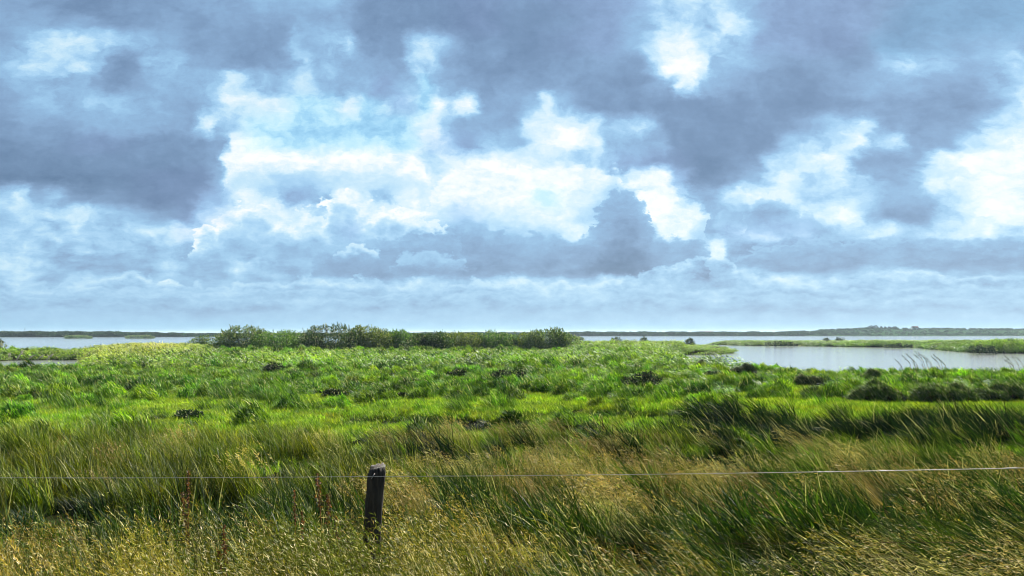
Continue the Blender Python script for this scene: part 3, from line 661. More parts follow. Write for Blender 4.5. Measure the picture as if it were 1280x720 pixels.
fill('straw', 'straw', x, y, U(0, 1, len(x)) < np.maximum((.16 + .84 * sstep(nz, .48, .62)) * np.interp(px, [0, 300, 450], [1, .75, .5]) * sstep(y, 8.0, 5.6), sstep(px, 1000, 1120) * (y < 6)), tint, .7, 1.15, 'dry straw coloured seeding grass bent by the wind along the near bank', 'dry grass', leanS)
x = rng.normal(-.83, .42, 64); y = U(4.3, 5.22, 64)
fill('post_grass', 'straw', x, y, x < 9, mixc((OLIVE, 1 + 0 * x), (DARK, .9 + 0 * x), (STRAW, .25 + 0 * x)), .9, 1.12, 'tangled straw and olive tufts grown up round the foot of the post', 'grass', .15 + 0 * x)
x, y = field(3.6, 17, 9); px = UF(x, y); n2 = noise01(x, y, 2.0, 61)
fill('shade_clumps', 'lush', x, y, U(0, 1, len(x)) < sstep(n2, .46, .57) * np.interp(y, [3.6, 6, 9, 17], [.5, .8, 1, .8]), mixc((DARK, 1 + 0 * x), (MID, .18 * n2)) * .6, .5, .85, 'clumps of coarse grass tinted near black as shade among the straw on both sides of the wire', 'grass', np.interp(px, [0, 640, 1280], [.05, .25, .6]), zs=.62 + .25 * sstep(y, 5, 9))  # almost black tint stands in for shaded gaps in the grass
# --- behind the fence, 8 - 26 m
x, y = field(8.0, 26, 12); px = UF(x, y)
nz = noise01(x, y, 5, 2); n2 = noise01(x, y, 2.2, 5); n3 = sstep(noise01(x, y, 2.8, 31), .36, .6)
leanM = np.interp(px, [-100, 500, 800, 1400], [.0, .12, .32, .5])
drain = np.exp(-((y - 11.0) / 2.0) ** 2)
tint = mixc((OLIVE, .35 + .9 * (px < 560) * sstep(y, 11, 14)), (YEL, .6 * (px < 560) * sstep(y, 12, 15)), (MID, .35 + .8 * sstep(nz, .5, .8)), (BRIGHT, 1.3 * sstep(y, 17, 22) + .5 * sstep(n2, .6, .8)), (DARK, .25 + 6.0 * drain + 1.4 * sstep(px, 780, 960) + .6 * (1 - n3)))  # heavy dark share along the drain is painted shade
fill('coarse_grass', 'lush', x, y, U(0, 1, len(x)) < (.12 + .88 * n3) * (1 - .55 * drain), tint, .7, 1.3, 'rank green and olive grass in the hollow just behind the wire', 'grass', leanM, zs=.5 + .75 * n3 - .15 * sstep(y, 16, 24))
x, y = field(8.5, 25, 10); px = UF(x, y)
nz = noise01(x, y, 3.2, 14)
dn = np.interp(px, [-100, 150, 470, 540, 620, 860, 950, 1400], [.05, .04, .05, .6, 1., .95, .32, .40]) * sstep(nz, .30, .50) * (1 - .75 * np.exp(-((y - 11.0) / 1.8) ** 2))
dn *= 1 - .8 * sstep(y, 20, 24)
leanM = np.interp(px, [-100, 500, 800, 1400], [.02, .22, .42, .62])
tint = mixc((STRAW, .7 + 0 * x), (RUST, .6 * sstep(nz, .65, .45)), (OLIVE, .35 + 0 * x), (PALE, .5 + 0 * x))
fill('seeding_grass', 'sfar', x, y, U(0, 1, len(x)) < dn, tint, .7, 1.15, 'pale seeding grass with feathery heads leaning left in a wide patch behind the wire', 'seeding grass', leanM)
# --- bright meadow 20 - 62 m
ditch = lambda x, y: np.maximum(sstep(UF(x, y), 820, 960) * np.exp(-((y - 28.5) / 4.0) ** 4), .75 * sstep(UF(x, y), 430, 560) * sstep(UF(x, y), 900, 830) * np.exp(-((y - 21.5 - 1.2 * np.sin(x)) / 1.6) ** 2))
x, y = field(20, 62, 6.5); px = UF(x, y)
nz = noise01(x, y, 7, 3); n2 = noise01(x, y, 3, 7)
tint = mixc((BRIGHT, .9 + .6 * nz), (YEL, .35 * sstep(n2, .5, .8)), (MID, .4 + 2.4 * sstep(n2, .60, .38)), (DARK, .9 * sstep(nz, .42, .25)), (DARK, 3 * ditch(x, y)))  # last dark share paints shade on the meadow along the ditch
fill('meadow', 'meadow', x, y, x < 1e9, tint, .8, 1.35, 'short bright yellow green meadow in the middle of the marsh', 'meadow grass', .12 + 0 * x)
# --- sedge drifts over the meadow
x, y = field(19, 64, 2.6); px = UF(x, y)
nz = noise01(x, y, 9, 17); n2 = noise01(x, y, 3.5, 19)
dn = .7 * sstep(nz, .54, .70) * sstep(n2, .40, .58) + .4 * sstep(y, 46, 60)
tint = mixc((MID, .8 + 0 * x), (DARK, .7 + 0 * x), (GREY, .25 * n2), (OLIVE, .25 + 0 * x))
fill('sedge', 'lush', x, y, U(0, 1, len(x)) < dn, tint, .9, 1.5, 'darker green sedge drifts scattered across the bright meadow', 'sedge', .18 + 0 * x)
x, y = field(18, 35, 6.0); px = UF(x, y); n2 = noise01(x, y, 3, 41)
fill('ditch_reeds', 'lush', x, y, U(0, 1, len(x)) < ditch(x, y) * (.5 + .5 * n2), mixc((DARK, 1 + 0 * x), (MID, .12 * n2)) * .5, 1.2, 2.0, 'dark green reeds tinted near black as shade in the ditch below the right hand mounds', 'reeds', .4 + 0 * x, zs=.8 + .5 * n2)  # ditch shade is put into the reed tint
# --- tussocks, thick beyond 38 m
x, y = field(24, 72, 1.9); px = UF(x, y)
nz = noise01(x, y, 6, 43); n2 = noise01(x, y, 16, 44)
tint = mixc((MID, .9 + 0 * x), (BRIGHT, .9 * sstep(n2, .4, .7)), (DARK, 2.5 * sstep(noise01(x, y, 4.5, 71), .50, .36)), (GREY, .30 + 0 * x))
fill('tussocks', 'tussock', x, y, U(0, 1, len(x)) < (.30 * sstep(n2, .35, .6) + .75 * sstep(y, 38, 52)) * sstep(nz, .38, .6), tint, .5, 1.35, 'rounded green tussocks with shaded fronts in the middle of the marsh', 'tussocks', .1 + 0 * x)
x, y = field(70, 150, .30); px = UF(x, y)
nz = noise01(x, y, 9, 45); n2 = noise01(x, y, 22, 46)
tint = mixc((MID, .9 + 0 * x), (BRIGHT, .7 * sstep(n2, .4, .7)), (DARK, 2.2 * sstep(noise01(x, y, 8, 73), .50, .36)), (GREY, .3 + 0 * x))
fill('far_tussocks', 'tussock', x, y, U(0, 1, len(x)) < .7 * sstep(nz, .4, .6) * (1 - .85 * (px < 130)) * (1 - .95 * ((px > 840) & (px < 1000))), tint, 1.0, 2.1, 'green and dark tussocks between the middle marsh and the willows', 'tussocks', .1 + 0 * x)
# --- reeds and rank herbs
x, y = field(38, 72, 1.9); px = UF(x, y)
nz = noise01(x, y, 6, 23); n2 = noise01(x, y, 18, 29)
tint = mixc((MID, .9 + 0 * x), (BRIGHT, 1.1 * sstep(n2, .4, .7)), (GREY, .35 + 0 * x), (DARK, 1.2 * sstep(nz, .6, .4)))
fill('marsh_herbs', 'reed', x, y, U(0, 1, len(x)) < sstep(y, 40, 60) * (.15 + .85 * sstep(nz, .38, .58)), tint, .8, 1.3, 'wind combed reeds and tall herbs across the middle of the marsh', 'reeds', .25 + 0 * x, zs=.35 + .45 * noise01(x, y, 5, 33))
x, y = field(72, 262, .50, .06); px = UF(x, y)
nz = noise01(x, y, 10, 25); n2 = noise01(x, y, 26, 27)
pale = np.exp(-((px - 180) / 50) ** 2) * np.exp(-((y - 165) / 55) ** 2)
hs = .38 + .45 * sstep(noise01(x, y, 9, 35), .35, .65) + .70 * sstep(y, 165, 185) * sstep(px, 700, 740) + .35 * pale
hs = np.where((px < 130) & (y < 100), .38, hs); hs = np.where((px > 850) & (px < 980) & (y > 80), np.minimum(hs, .30), hs)
lim = np.interp(px, [-100, 108, 125, 240, 275, 700, 720, 1400], [20, 19, 14, 14, 23, 23, 11, 11])
hs = np.minimum(hs, np.maximum((4.5 - lim * y / F0 - .75) / 1.9, .16) * U(.75, 1.1, len(x)))
tint = mixc((MID, .9 + 0 * x), (BRIGHT, .8 * sstep(n2, .35, .65) + .9 * sstep(px, 700, 800) * sstep(y, 150, 180)), (GREY, .22 + 0 * x), (DARK, .5 * sstep(nz, .45, .25)), (PALE, 4.0 * pale), (OLIVE, .4 + 0 * x))
fill('reed_bed', 'reedfar', x, y, (sdist(ISLE, x, y) < 0) & (U(0, 1, len(x)) < .3 + .7 * sstep(nz, .3, .5)), tint, .8, 1.25, 'green reed bed reaching to the near shore of the lake', 'reeds', .22 + 0 * x, zs=hs)
# --- the long low island across the lagoon
k = 5200; xi = U(ISLE[:, 0].min(), ISLE[:, 0].max() + 5, k * 5); yi = U(ISLE[:, 1].min(), ISLE[:, 1].max(), k * 5)
m = sdist(ISLE, xi, yi) > .5; xi, yi = xi[m][:k * 2], yi[m][:k * 2]; px = UF(xi, yi)
n2 = noise01(xi, yi, 30, 27); edge = sstep(sdist(ISLE, xi, yi), 9, 1)
tint = mixc((MID, .8 + 0 * xi), (BRIGHT, .6 * n2), (GREY, .7 + 0 * xi), (DARK, .8 * edge))
fill('island_reeds', 'reedfar', xi, yi, px < 1500, tint, .9, 1.4, 'low blue green reeds on the long thin island across the lagoon', 'reeds', .2 + 0 * xi, zs=np.maximum((4.5 - 10.8 * yi / F0 - .45) / 2.0, .15) * (.6 + .45 * n2))
# --- skerries out in the lake
for nm, I, lb in zip(range(3), ISLETS, ('dark reedy skerry in the lake, left of two', 'dark reedy skerry in the lake, right of two', 'small dark reedy point beyond the right end of the willows')):
    k = 400; c0, c1 = I.min(0), I.max(0); xi, yi = U(c0[0], c1[0], k), U(c0[1], c1[1], k)
    fill('islet_reeds', 'reedfar', xi, yi, sdist(I, xi, yi) > .2, mixc((DARK, 1.8 + 0 * xi), (GREY, .2 + 0 * xi)), .9, 1.5, lb, 'reeds', zs=.8 + 0 * xi)
# --- far woods along the other shore
k = 9000; ui = U(-.74, .74, k); row = rng.integers(0, 4, k) * 22 + U(0, 20, k); yi = shore_y(ui) + 12 + row * np.interp(640 + F0 * ui, [980, 1080], [1, 2.4])
xi = ui * yi; px = UF(xi, yi)
gap = sstep(noise01(px, 0 * px, 60, 3) + .25, .25, .55)
hgt = np.interp(px, [-100, 0, 130, 200, 240, 320, 700, 740, 960, 1060, 1085, 1150, 1400], [3.0, 3.2, 3.1, 2.6, 2.0, 2.2, 2.9, 3.2, 3.0, 2.4, 1.6, 1.7, 1.9]) * (.65 + .55 * noise01(px, row, 45, 8))
zz = -0.3 + 1.1 + crest(ui) * sstep(yi - shore_y(ui), 20, 170) - .3
keep = (U(0, 1, k) < gap * np.interp(px, [980, 1080], [1, .38]))
n_ = int(keep.sum()); hgt, xi, yi, zz = hgt[keep], xi[keep], yi[keep], zz[keep]
tn = np.array([[.045, .10, .05]]) * np.exp(rng.normal(0, .3, (n_, 1))) * np.exp(rng.normal(0, .1, (n_, 3)))
gn_scatter('distant_wood', COL['canopy'], np.stack([xi, yi, zz], 1), np.stack([0 * xi, 0 * xi, U(0, 6, n_)], 1),
           np.stack([hgt * U(1.0, 2.2, n_), hgt * U(1, 1.6, n_), hgt * U(.8, 1.1, n_)], 1), rng.integers(0, 5, n_), tn,
           'dark line of woods and scrub along the far shore of the lake', 'woods')

# ------------------------------------------------------------------ wire fence
fence = link('wire_fence', None); fence.location = (-0.91, 5.4, 0)
fence.empty_display_size = .2
tag(fence, 'low field fence of thin steel wire on a dark weathered wooden post', 'fence')
def wire_at(x, top=True):
    y = 5.4 - 0.16 * (x + .91)
    if x > -.91: z = 3.562 + .046 * (x + .91)
    else: z = 3.562 + .0235 * (x + .91)
    return y, z
def post(wx, wy, zt, lx, ly, seed, first=False):
    r = np.random.default_rng(seed); g = Geo(); k = 34; sd = 28
    zs_ = np.linspace(-.35, 1, k); th = np.arange(sd) * 2 * PI / sd
    zb = zt - 1.10
    V = []
    for z in zs_:
        rad = .055 * (1 + .05 * (1 - z)) * (1 + .07 * np.sin(3 * th + 1.2) + .05 * np.sin(7 * th + z * 2) + .035 * np.sin(17 * th + 3 * np.sin(z * 5)))
        rad = rad * (1 + r.normal(0, .03, sd))
        rad = rad * (1 - .13 * max(0, (z - .96) / .04))
        V.append(np.stack([np.cos(th) * rad + lx * (z - 1) + .006 * math.sin(z * 6), np.sin(th) * rad + ly * (z - 1), np.full(sd, z * 1.10) + (r.normal(0, .006, sd) + .014 * np.sin(th + .5) if z > .98 else 0)], 1))
    V = np.vstack(V)
    Q = [[i * sd + j, i * sd + (j + 1) % sd, (i + 1) * sd + (j + 1) % sd, (i + 1) * sd + j] for i in range(k - 1) for j in range(sd)]
    V = np.vstack([V, [[0, 0, 1.10 - .004]]]); T = [[(k - 1) * sd + j, (k - 1) * sd + (j + 1) % sd, k * sd] for j in range(sd)]
    g.add(V, Q, T)
    o = link('post', g.mesh('post', M_post, True), fence); o.location = (wx + .91, wy - 5.4, zb); return o
p0 = post(-.895, 5.4, 3.612, .075, .02, 5)
# short cleat of staples holding the wires
yr, zr = wire_at(5.1); yl, zl = wire_at(-7.0)
post(5.1, yr, zr + .09, -.04, 0, 8); post(-7.0, yl, zl + .09, .05, 0, 9)
for dzw, nm in ((0, 'wire'), (-.42, 'wire')):
    g = Geo(); pts = []
    rw = .0018 if dzw == 0 else .0013
    for a, b_ in ((-7.0, -.91), (-.91, 5.1)):
        for t in np.linspace(0, 1, 260)[(1 if a > -1 else 0):]:
            x_ = a + (b_ - a) * t; y_, z_ = wire_at(x_); sag = -.022 * 4 * t * (1 - t)
            pts.append((x_ + .91, y_ - 5.4 - .082 , z_ + dzw + sag))
    r = np.random.default_rng(3); g.tube(pts, rw * (1 + .9 * (r.random(len(pts)) < .10)), 6)      # thicker where the strands are twisted
    link(nm, g.mesh(nm, M_wire if dzw == 0 else M_rust, True), fence)
    g = Geo()
    th = np.linspace(-PI / 2, PI / 2, 9)
    for xx, yy, zz_ in ((-.91, 5.4, 3.562),):
        g.tube([(.016 * math.sin(t), -.075 - .012 * math.cos(t), zz_ + dzw + .0) if False else (.010 * math.sin(t * 1.0) , -.07 - .020 * math.cos(t), zz_ + dzw + .016 * math.sin(t)) for t in th], .0022, 5)
    link('staple', g.mesh('staple', M_wire), p0).location = (-.015, 0, -(3.612 - 1.10))

# ------------------------------------------------------------------ willow shrubs along the skyline
def shrub(name, cx, cy, wdt, dep, hgt, tint, label, cat='shrub', group=None, nleaf=17000, leaf=.30, sprig=26, seed=0, zb=None, windk=.35, squat=1.0, hi=.9):
    r = np.random.default_rng(seed + 40)
    z0 = float(ground_z(np.array([cx]), np.array([cy]))[0]) if zb is None else zb
    e = link(name, None); e.location = (cx, cy, z0); e.empty_display_size = .5
    tag(e, label, cat, group)
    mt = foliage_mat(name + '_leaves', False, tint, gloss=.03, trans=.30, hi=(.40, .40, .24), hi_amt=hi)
    g = Geo(); nb = max(5, int(wdt * 1.1))
    # several limbs fanning from the base, each carrying leafy lobes
    stems = Geo(); cent = []
    for i in range(nb):
        t = (i + .5) / nb * 2 - 1
        ex = t * wdt * .45 + r.normal(0, .05) * wdt; ey = r.uniform(-.4, .4) * dep
        ez = hgt * (.88 - .30 * abs(t) ** 2.2) * r.uniform(.84, 1.05)
        bx = ex * .35
        pts = [(bx, ey * .3, -.15), (bx + (ex - bx) * .35, ey * .5, ez * .38), (bx + (ex - bx) * .8, ey * .85, ez * .68), (ex, ey, ez * .92)]
        rb = .02 * hgt * r.uniform(.7, 1.2)
        stems.tube(pts, [rb, rb * .75, rb * .45, rb * .2], 6)
        rr_ = r.uniform(.85, 1.25) * min(wdt / nb * 1.7, hgt * .42)
        cent.append((ex, ey, ez - rr_ * .55, rr_, hgt * .30)); cent.append((ex * .9 + r.normal(0, .2), ey * 1.2 - .2, ez * .45, rr_ * 1.1, hgt * .30)); cent.append((ex * 1.02, ey - dep * .2, ez * .2, rr_ * .95, hgt * .2))
    cent = np.array(cent); pick = r.integers(0, len(cent), nleaf)
    d = r.normal(size=(nleaf, 3)); d /= np.linalg.norm(d, axis=1, keepdims=True)
    q = r.uniform(.35, 1, nleaf) ** .45 * (1 + .18 * np.sin(d[:, 0] * 7 + pick) * np.sin(d[:, 2] * 6 + pick * 2))
    cc = cent[pick]; Pn = cc[:, :3] + d * q[:, None] * np.stack([cc[:, 3], cc[:, 3] * min(1.0, dep / wdt * 2), cc[:, 4]], 1)
    Pn[:, 2] = np.maximum(Pn[:, 2], .02)
    Dv = d * .6 + r.normal(0, .5, (nleaf, 3)) + np.array([-windk, 0, .35])
    g.leaves(Pn, Dv, r.uniform(.7, 1.4, nleaf) * leaf, r.uniform(.35, .6, nleaf) * leaf, r.random(nleaf))
    # upright shoots standing out of the outline
    gs = g; js = r.integers(0, nb, sprig) * 3; base = cent[js][:, :3] + np.stack([r.normal(0, .5, sprig) * cent[js][:, 3], r.normal(0, .3, sprig) * dep * .3, cent[js][:, 4] * .65], 1)
    for b0 in base:
        L_ = r.uniform(.07, .17) * hgt * squat; tip = b0 + np.array([-.35 * L_ * r.uniform(0, 1.2), r.normal(0, .1), L_])
        ij_ = int(np.argmin(np.hypot(cent[::3, 0] - b0[0], cent[::3, 1] - b0[1]))) * 3; lt_ = np.array([cent[ij_, 0], cent[ij_, 1], (cent[ij_, 2] + cent[ij_, 3] * .55) * .9])
        stems.tube([lt_, b0, (b0 + tip) / 2 + np.array([.04, 0, 0]), tip], [.03, .02, .014, .006], 4, cap=False)
        m = 16; t = np.linspace(.0, 1, m)[:, None]; PP = b0 + (tip - b0) * t
        gs.leaves(PP, r.normal(0, .5, (m, 3)) + np.array([-.5, 0, .7]), r.uniform(.6, 1.1, m) * leaf * .9, r.uniform(.3, .5, m) * leaf, r.random(m))
    link('crown', g.mesh('crown', mt), e)
    link('trunk', stems.mesh('trunk', M_bark), e)
    return e
WG = 'willow shrubs along the skyline'
def wl(px0, px1, ytop, ybase, **k):
    z = .9; cx, cy = base_pt((px0 + px1) / 2, ybase, z)
    wd = (px1 - px0) / F0 * cy; top = EYE - (ytop - HZ) / F0 * cy
    return dict(cx=cx, cy=cy, wdt=wd * 1.22, dep=wd * .6, hgt=(top - z) * .93, zb=z - .15, **k)
G1, G2, G3, G4 = (.15, .31, .03), (.26, .33, .03), (.075, .15, .02), (.19, .30, .06)
shrub('willow_shrub', **wl(274, 338, 405, 437.0, tint=G4, seed=1, sprig=60, hi=.8), label='pale grey sprigged willow at the left end of the skyline bushes', group=WG)
shrub('willow_shrub', **wl(322, 398, 408.5, 437.5, tint=G1, seed=2), label='low mid green willow between the left end willow and the tallest dark one', group=WG)
shrub('willow_shrub', **wl(386, 446, 401, 438, tint=G3, seed=3, sprig=60, hi=.82), label='tallest and darkest willow of the skyline bushes', group=WG, nleaf=11050)
shrub('willow_shrub', **wl(436, 486, 405, 437.5, tint=G2, seed=4, sprig=40, hi=.85), label='olive green willow touching the right side of the tallest dark one', group=WG)
shrub('willow_shrub', **wl(478, 524, 408.5, 437, tint=G1, seed=5), label='rounded green willow with a shaded base left of the squat black bush', group=WG)
shrub('willow_shrub', **wl(516, 556, 409, 439.5, tint=G3, seed=6, sprig=34, hi=.9), label='squat near black willow bush bulging forward of the middle of the row', group=WG)
shrub('willow_shrub', **wl(548, 604, 411, 437, tint=G2, seed=7, sprig=50, hi=.84), label='low olive willow with many thin shoots right of the squat black bush', group=WG)
shrub('willow_shrub', **wl(594, 648, 410, 437, tint=G1, seed=8, sprig=46, hi=.85), label='green willow with a level feathery top, third from the right end of the row', group=WG)
shrub('willow_shrub', **wl(640, 676, 413, 437, tint=G2, seed=9, sprig=26), label='lowest olive willow filling the dip beside the right end bush', group=WG, nleaf=6120)
shrub('willow_shrub', **wl(660, 714, 407, 437.5, tint=G4, seed=10, sprig=70, hi=.82), label='domed grey green willow with open twiggy top at the right end of the row', group=WG)
shrub('willow_shrub', **wl(244, 262, 417, 432, tint=G4, seed=11, sprig=30), label='tiny sprigged bush standing alone left of the skyline willows', nleaf=2600)
shrub('willow_shrub', **wl(-12, 5, 420, 440, tint=(.16, .2, .08), seed=12, sprig=20, hi=.6), label='pale bush cut by the left edge of the view', nleaf=1500)
# dark low bushes out in the marsh
def db(px0, px1, ytop, ybase, z=.85, **k):
    cx, cy = base_pt((px0 + px1) / 2, ybase, z); wd = (px1 - px0) / F0 * cy; top = EYE - (ytop - HZ) / F0 * cy
    k.setdefault('tint', (.016, .032, .012)); k.setdefault('leaf', .12)
    return dict(cx=cx, cy=cy, wdt=wd, dep=wd * .6, hgt=(top - z) * .95, cat='bush', squat=.7, sprig=k.pop('sprig', 16), **k)
DG = 'dark bushes in the marsh'
shrub('dark_bush', **db(782, 830, 461, 486, seed=21), label='small black round bush alone in the bright meadow right of centre', group=DG, nleaf=4500)
shrub('dark_bush', **db(618, 658, 457, 478, seed=22), label='small black round bush below the right half of the willow row', group=DG, nleaf=3500)
shrub('dark_bush', **db(404, 432, 484, 500, seed=23), label='little black bush nearest the camera on the left half of the meadow', group=DG, nleaf=3000)
shrub('dark_bush', **db(333, 356, 452, 467, seed=24), label='small dark bush below the left part of the willow row', group=DG, nleaf=2500)
shrub('dark_bush', **db(494, 510, 489, 501, seed=25), label='tiny dark bush right of the little black one on the left meadow', group=DG, nleaf=1500)
shrub('dark_bush', **db(482, 500, 463, 474, seed=26), label='dark bush below the tallest willow, left one of a close pair', group=DG, nleaf=1500)
shrub('dark_bush', **db(560, 582, 461, 474, seed=27), label='flat dark bush left of the round black one under the willow row', group=DG, nleaf=1800)
shrub('dark_bush', **db(878, 906, 463, 474, seed=28), label='dark bush beside the near tip of the lagoon', group=DG, nleaf=2500)
shrub('dark_bush', **db(226, 254, 511, 530, seed=29, tint=(.03, .07, .018)), label='dark green bush on the left of the olive grass', group=DG, nleaf=2500)
# reed mounds hanging over the right hand ditch
MG = 'wind swept reed mounds on the right'
def mound(px0, px1, ytop, ybase, label, seed, z=.75, tint=(.12, .22, .03)):
    r = np.random.default_rng(seed + 90)
    cx, cy = base_pt((px0 + px1) / 2, ybase, z); wd = (px1 - px0) / F0 * cy * .53; top = .92 * (EYE - (ytop - HZ) / F0 * cy) - z
    e = link('reed_mound', None); e.location = (cx, cy, z); tag(e, label, 'reeds', MG)
    n = 9000; a = r.uniform(0, 2 * PI, n); q = np.sqrt(r.random(n))
    x_ = q * np.cos(a); y_ = q * np.sin(a); h_ = np.maximum(1 - q ** 1.9, 0) ** .62 * (1 + .20 * np.sin(x_ * 5 + seed * 2.1) + .13 * np.sin(x_ * 11 + y_ * 4 + seed) + .10 * np.sin(y_ * 9)) * top * (1 - .16 * x_ * math.cos(seed * 1.7))
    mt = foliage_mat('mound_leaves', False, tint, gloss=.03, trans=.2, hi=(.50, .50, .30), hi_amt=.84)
    g = Geo(); B = np.stack([x_ * wd, y_ * wd * .75, h_ * r.uniform(.0, .92, n)], 1)
    B[:, 2] = h_ * r.uniform(.72, .95, n)
    keep = B[:, 2] > top * (.40 + .16 * np.sin(B[:, 0] * 7 + seed)); B = B[keep]; n = len(B)
    g.blades(B, r.uniform(.22, .46, n), r.uniform(.020, .036, n), r.normal(PI + .25, .7, n), r.uniform(.5, 1.2, n), r.uniform(.4, 1.1, n), r.random(n), 3)
    link('leaves', g.mesh('leaves', mt), e)
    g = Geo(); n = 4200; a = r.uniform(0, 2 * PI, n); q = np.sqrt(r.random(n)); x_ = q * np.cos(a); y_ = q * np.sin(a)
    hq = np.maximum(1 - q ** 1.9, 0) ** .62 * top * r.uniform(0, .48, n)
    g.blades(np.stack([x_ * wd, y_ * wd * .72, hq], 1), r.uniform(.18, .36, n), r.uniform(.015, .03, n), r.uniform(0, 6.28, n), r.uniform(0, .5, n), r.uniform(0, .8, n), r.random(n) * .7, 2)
    link('shade_tinted_leaves', g.mesh('shade_tinted_leaves', foliage_mat('shade_tinted_reed', False, (.022, .028, .010), gloss=.01, trans=.05, hi_amt=1.2)), e)  # lower leaves almost black: shade of the mound front put into their colour
    g = Geo(); k = 60; a = r.uniform(0, 2 * PI, k); q = np.sqrt(r.random(k)) * .75
    for i in range(k):
        bx, by = math.cos(a[i]) * q[i] * wd, math.sin(a[i]) * q[i] * wd * .75
        hh_ = math.sqrt(max(1 - q[i] ** 2.6, 0)) * top
        g.tube([(bx * .6, by * .6, -.3), (bx * .9, by * .9, hh_ * .6), (bx - .12, by, hh_ * 1.02)], [.012, .01, .006], 4, cap=False)
    link('stems', g.mesh('stems', M_dockstem), e)
mound(1056, 1136, 478, 508, 'shaggy dark fronted reed mound right of the meadow, leftmost of the three largest', 1)
mound(1134, 1218, 477, 509, 'shaggy dark fronted reed mound in the middle of the three largest', 2)
mound(1210, 1300, 476, 507, 'shaggy dark fronted reed mound cut by the right edge of the view', 3)
mound(1074, 1112, 463, 478, 'small reed mound directly behind the leftmost large mound', 4, .8)
mound(990, 1032, 468, 488, 'grey green reed mound at the right end of the bright meadow', 5, .85, (.05, .09, .03))
mound(912, 948, 456, 470, 'pale topped reed mound on the near shore of the lagoon', 6, .85, (.05, .09, .03))
mound(868, 888, 452, 466, 'low reed mound at the inner end of the lagoon shore', 7, .85, (.045, .085, .028))

# tall reed stalks that stand against the lagoon
def stalks(px, pyt, lst, label, y=62.0, h=2.1, seed=0):
    r = np.random.default_rng(seed + 300); x = (px - 640) / F0 * y
    z = float(ground_z(np.array([x]), np.array([y]))[0]); top = EYE - (pyt - HZ) / F0 * y; h = top - z
    e = link('reed_stalks', None); e.location = (x, y, z); tag(e, label, 'reeds', 'tall reeds against the lagoon')
    mt = foliage_mat('stalk_leaves', False, (.10, .12, .06), gloss=.12, trans=.3, hi_amt=.9)
    gl = Geo()
    for dx_, hf in lst:
        g = Geo(); gp = Geo()
        bx = dx_ / F0 * y; by = r.uniform(-.3, .3); H = h * hf
        pts = np.array([(bx + .25 * H, by, -.1), (bx + .20 * H, by, H * .4), (bx + .10 * H, by, H * .75), (bx - .08 * H, by, H)])
        g.tube(pts, [.016, .014, .011, .007], 5, cap=False)
        m = 46; t = np.linspace(0, 1, m)[:, None]
        PP = pts[3] + np.array([.10, 0, -.22]) * (1 - t) + np.array([-.22, 0, .16]) * t + r.normal(0, .018, (m, 3))
        gp.leaves(PP, r.normal(0, .3, (m, 3)) + np.array([-.7, 0, .4]), r.uniform(.05, .10, m), r.uniform(.02, .035, m), r.random(m) * .6)
        m = 7; t = r.uniform(.2, .85, m); BP = np.stack([np.interp(t, [0, .4, .75, 1], pts[:, i]) for i in range(3)], 1)
        gl.blades(BP, r.uniform(.35, .6, m), r.uniform(.025, .04, m), r.normal(PI, .5, m), r.uniform(.5, .9, m), r.uniform(.4, 1, m), r.random(m), 3)
        so_ = link('stem', g.mesh('stem', M_dockstem), e); link('plume', gp.mesh('plume', mt), so_)
    link('leaves', gl.mesh('leaves', mt), e)
stalks(1146, 442, [(-14, .86), (-8, .93), (-3, .78), (3, .9), (5, 1.0), (9, .97), (12, .85), (-22, .72), (14, .78)], 'largest fan of tall plumed reeds standing against the lagoon', seed=1)
stalks(1174, 446, [(-4, .95), (0, 1.0), (5, .86)], 'thin spray of reeds just right of the largest fan', seed=2)
stalks(1264, 445, [(-8, .88), (-3, .95), (3, 1.0), (7, .95), (-1, .8)], 'small dark cluster of reeds in the lagoon near the right edge', y=66, seed=3)

# island bushes
def ib(px, ytop, ybase, wpx, label, seed, tint=(.03, .07, .035), z=.3):
    cx, cy = base_pt(px, ybase, z); wd = wpx / F0 * cy; top = EYE - (ytop - HZ) / F0 * cy
    shrub('island_bush', cx, cy, wd, wd * .5, top - z, tint, label, 'bush', 'bushes on the low island', 1500, .30, 14, seed, z)
ib(1228, 430.5, 441, 36, 'dark rounded bush at the water edge on the wide right end of the island', 31, (.022, .06, .035))
ib(1120, 429.5, 434.2, 38, 'long dark low bush on the middle of the island shore', 32, (.022, .055, .032))
ib(1050, 421.5, 430.5, 12, 'bush rising above the island skyline, larger of two', 33)
ib(1033, 422.5, 430.5, 9, 'bush rising above the island skyline, smaller of two', 34)
ib(975, 426.3, 432.2, 40, 'long dark low bush near the thin left end of the island', 35, (.022, .05, .03))
ib(770, 421.5, 434, 10, 'small bush poking above the point, left one of three', 36, (.06, .11, .04))
ib(805, 421.5, 434, 9, 'small bush poking above the point, middle one of three', 37, (.06, .11, .04))
ib(862, 423, 436, 10, 'small bush poking above the point, right one of three', 38, (.06, .11, .04))

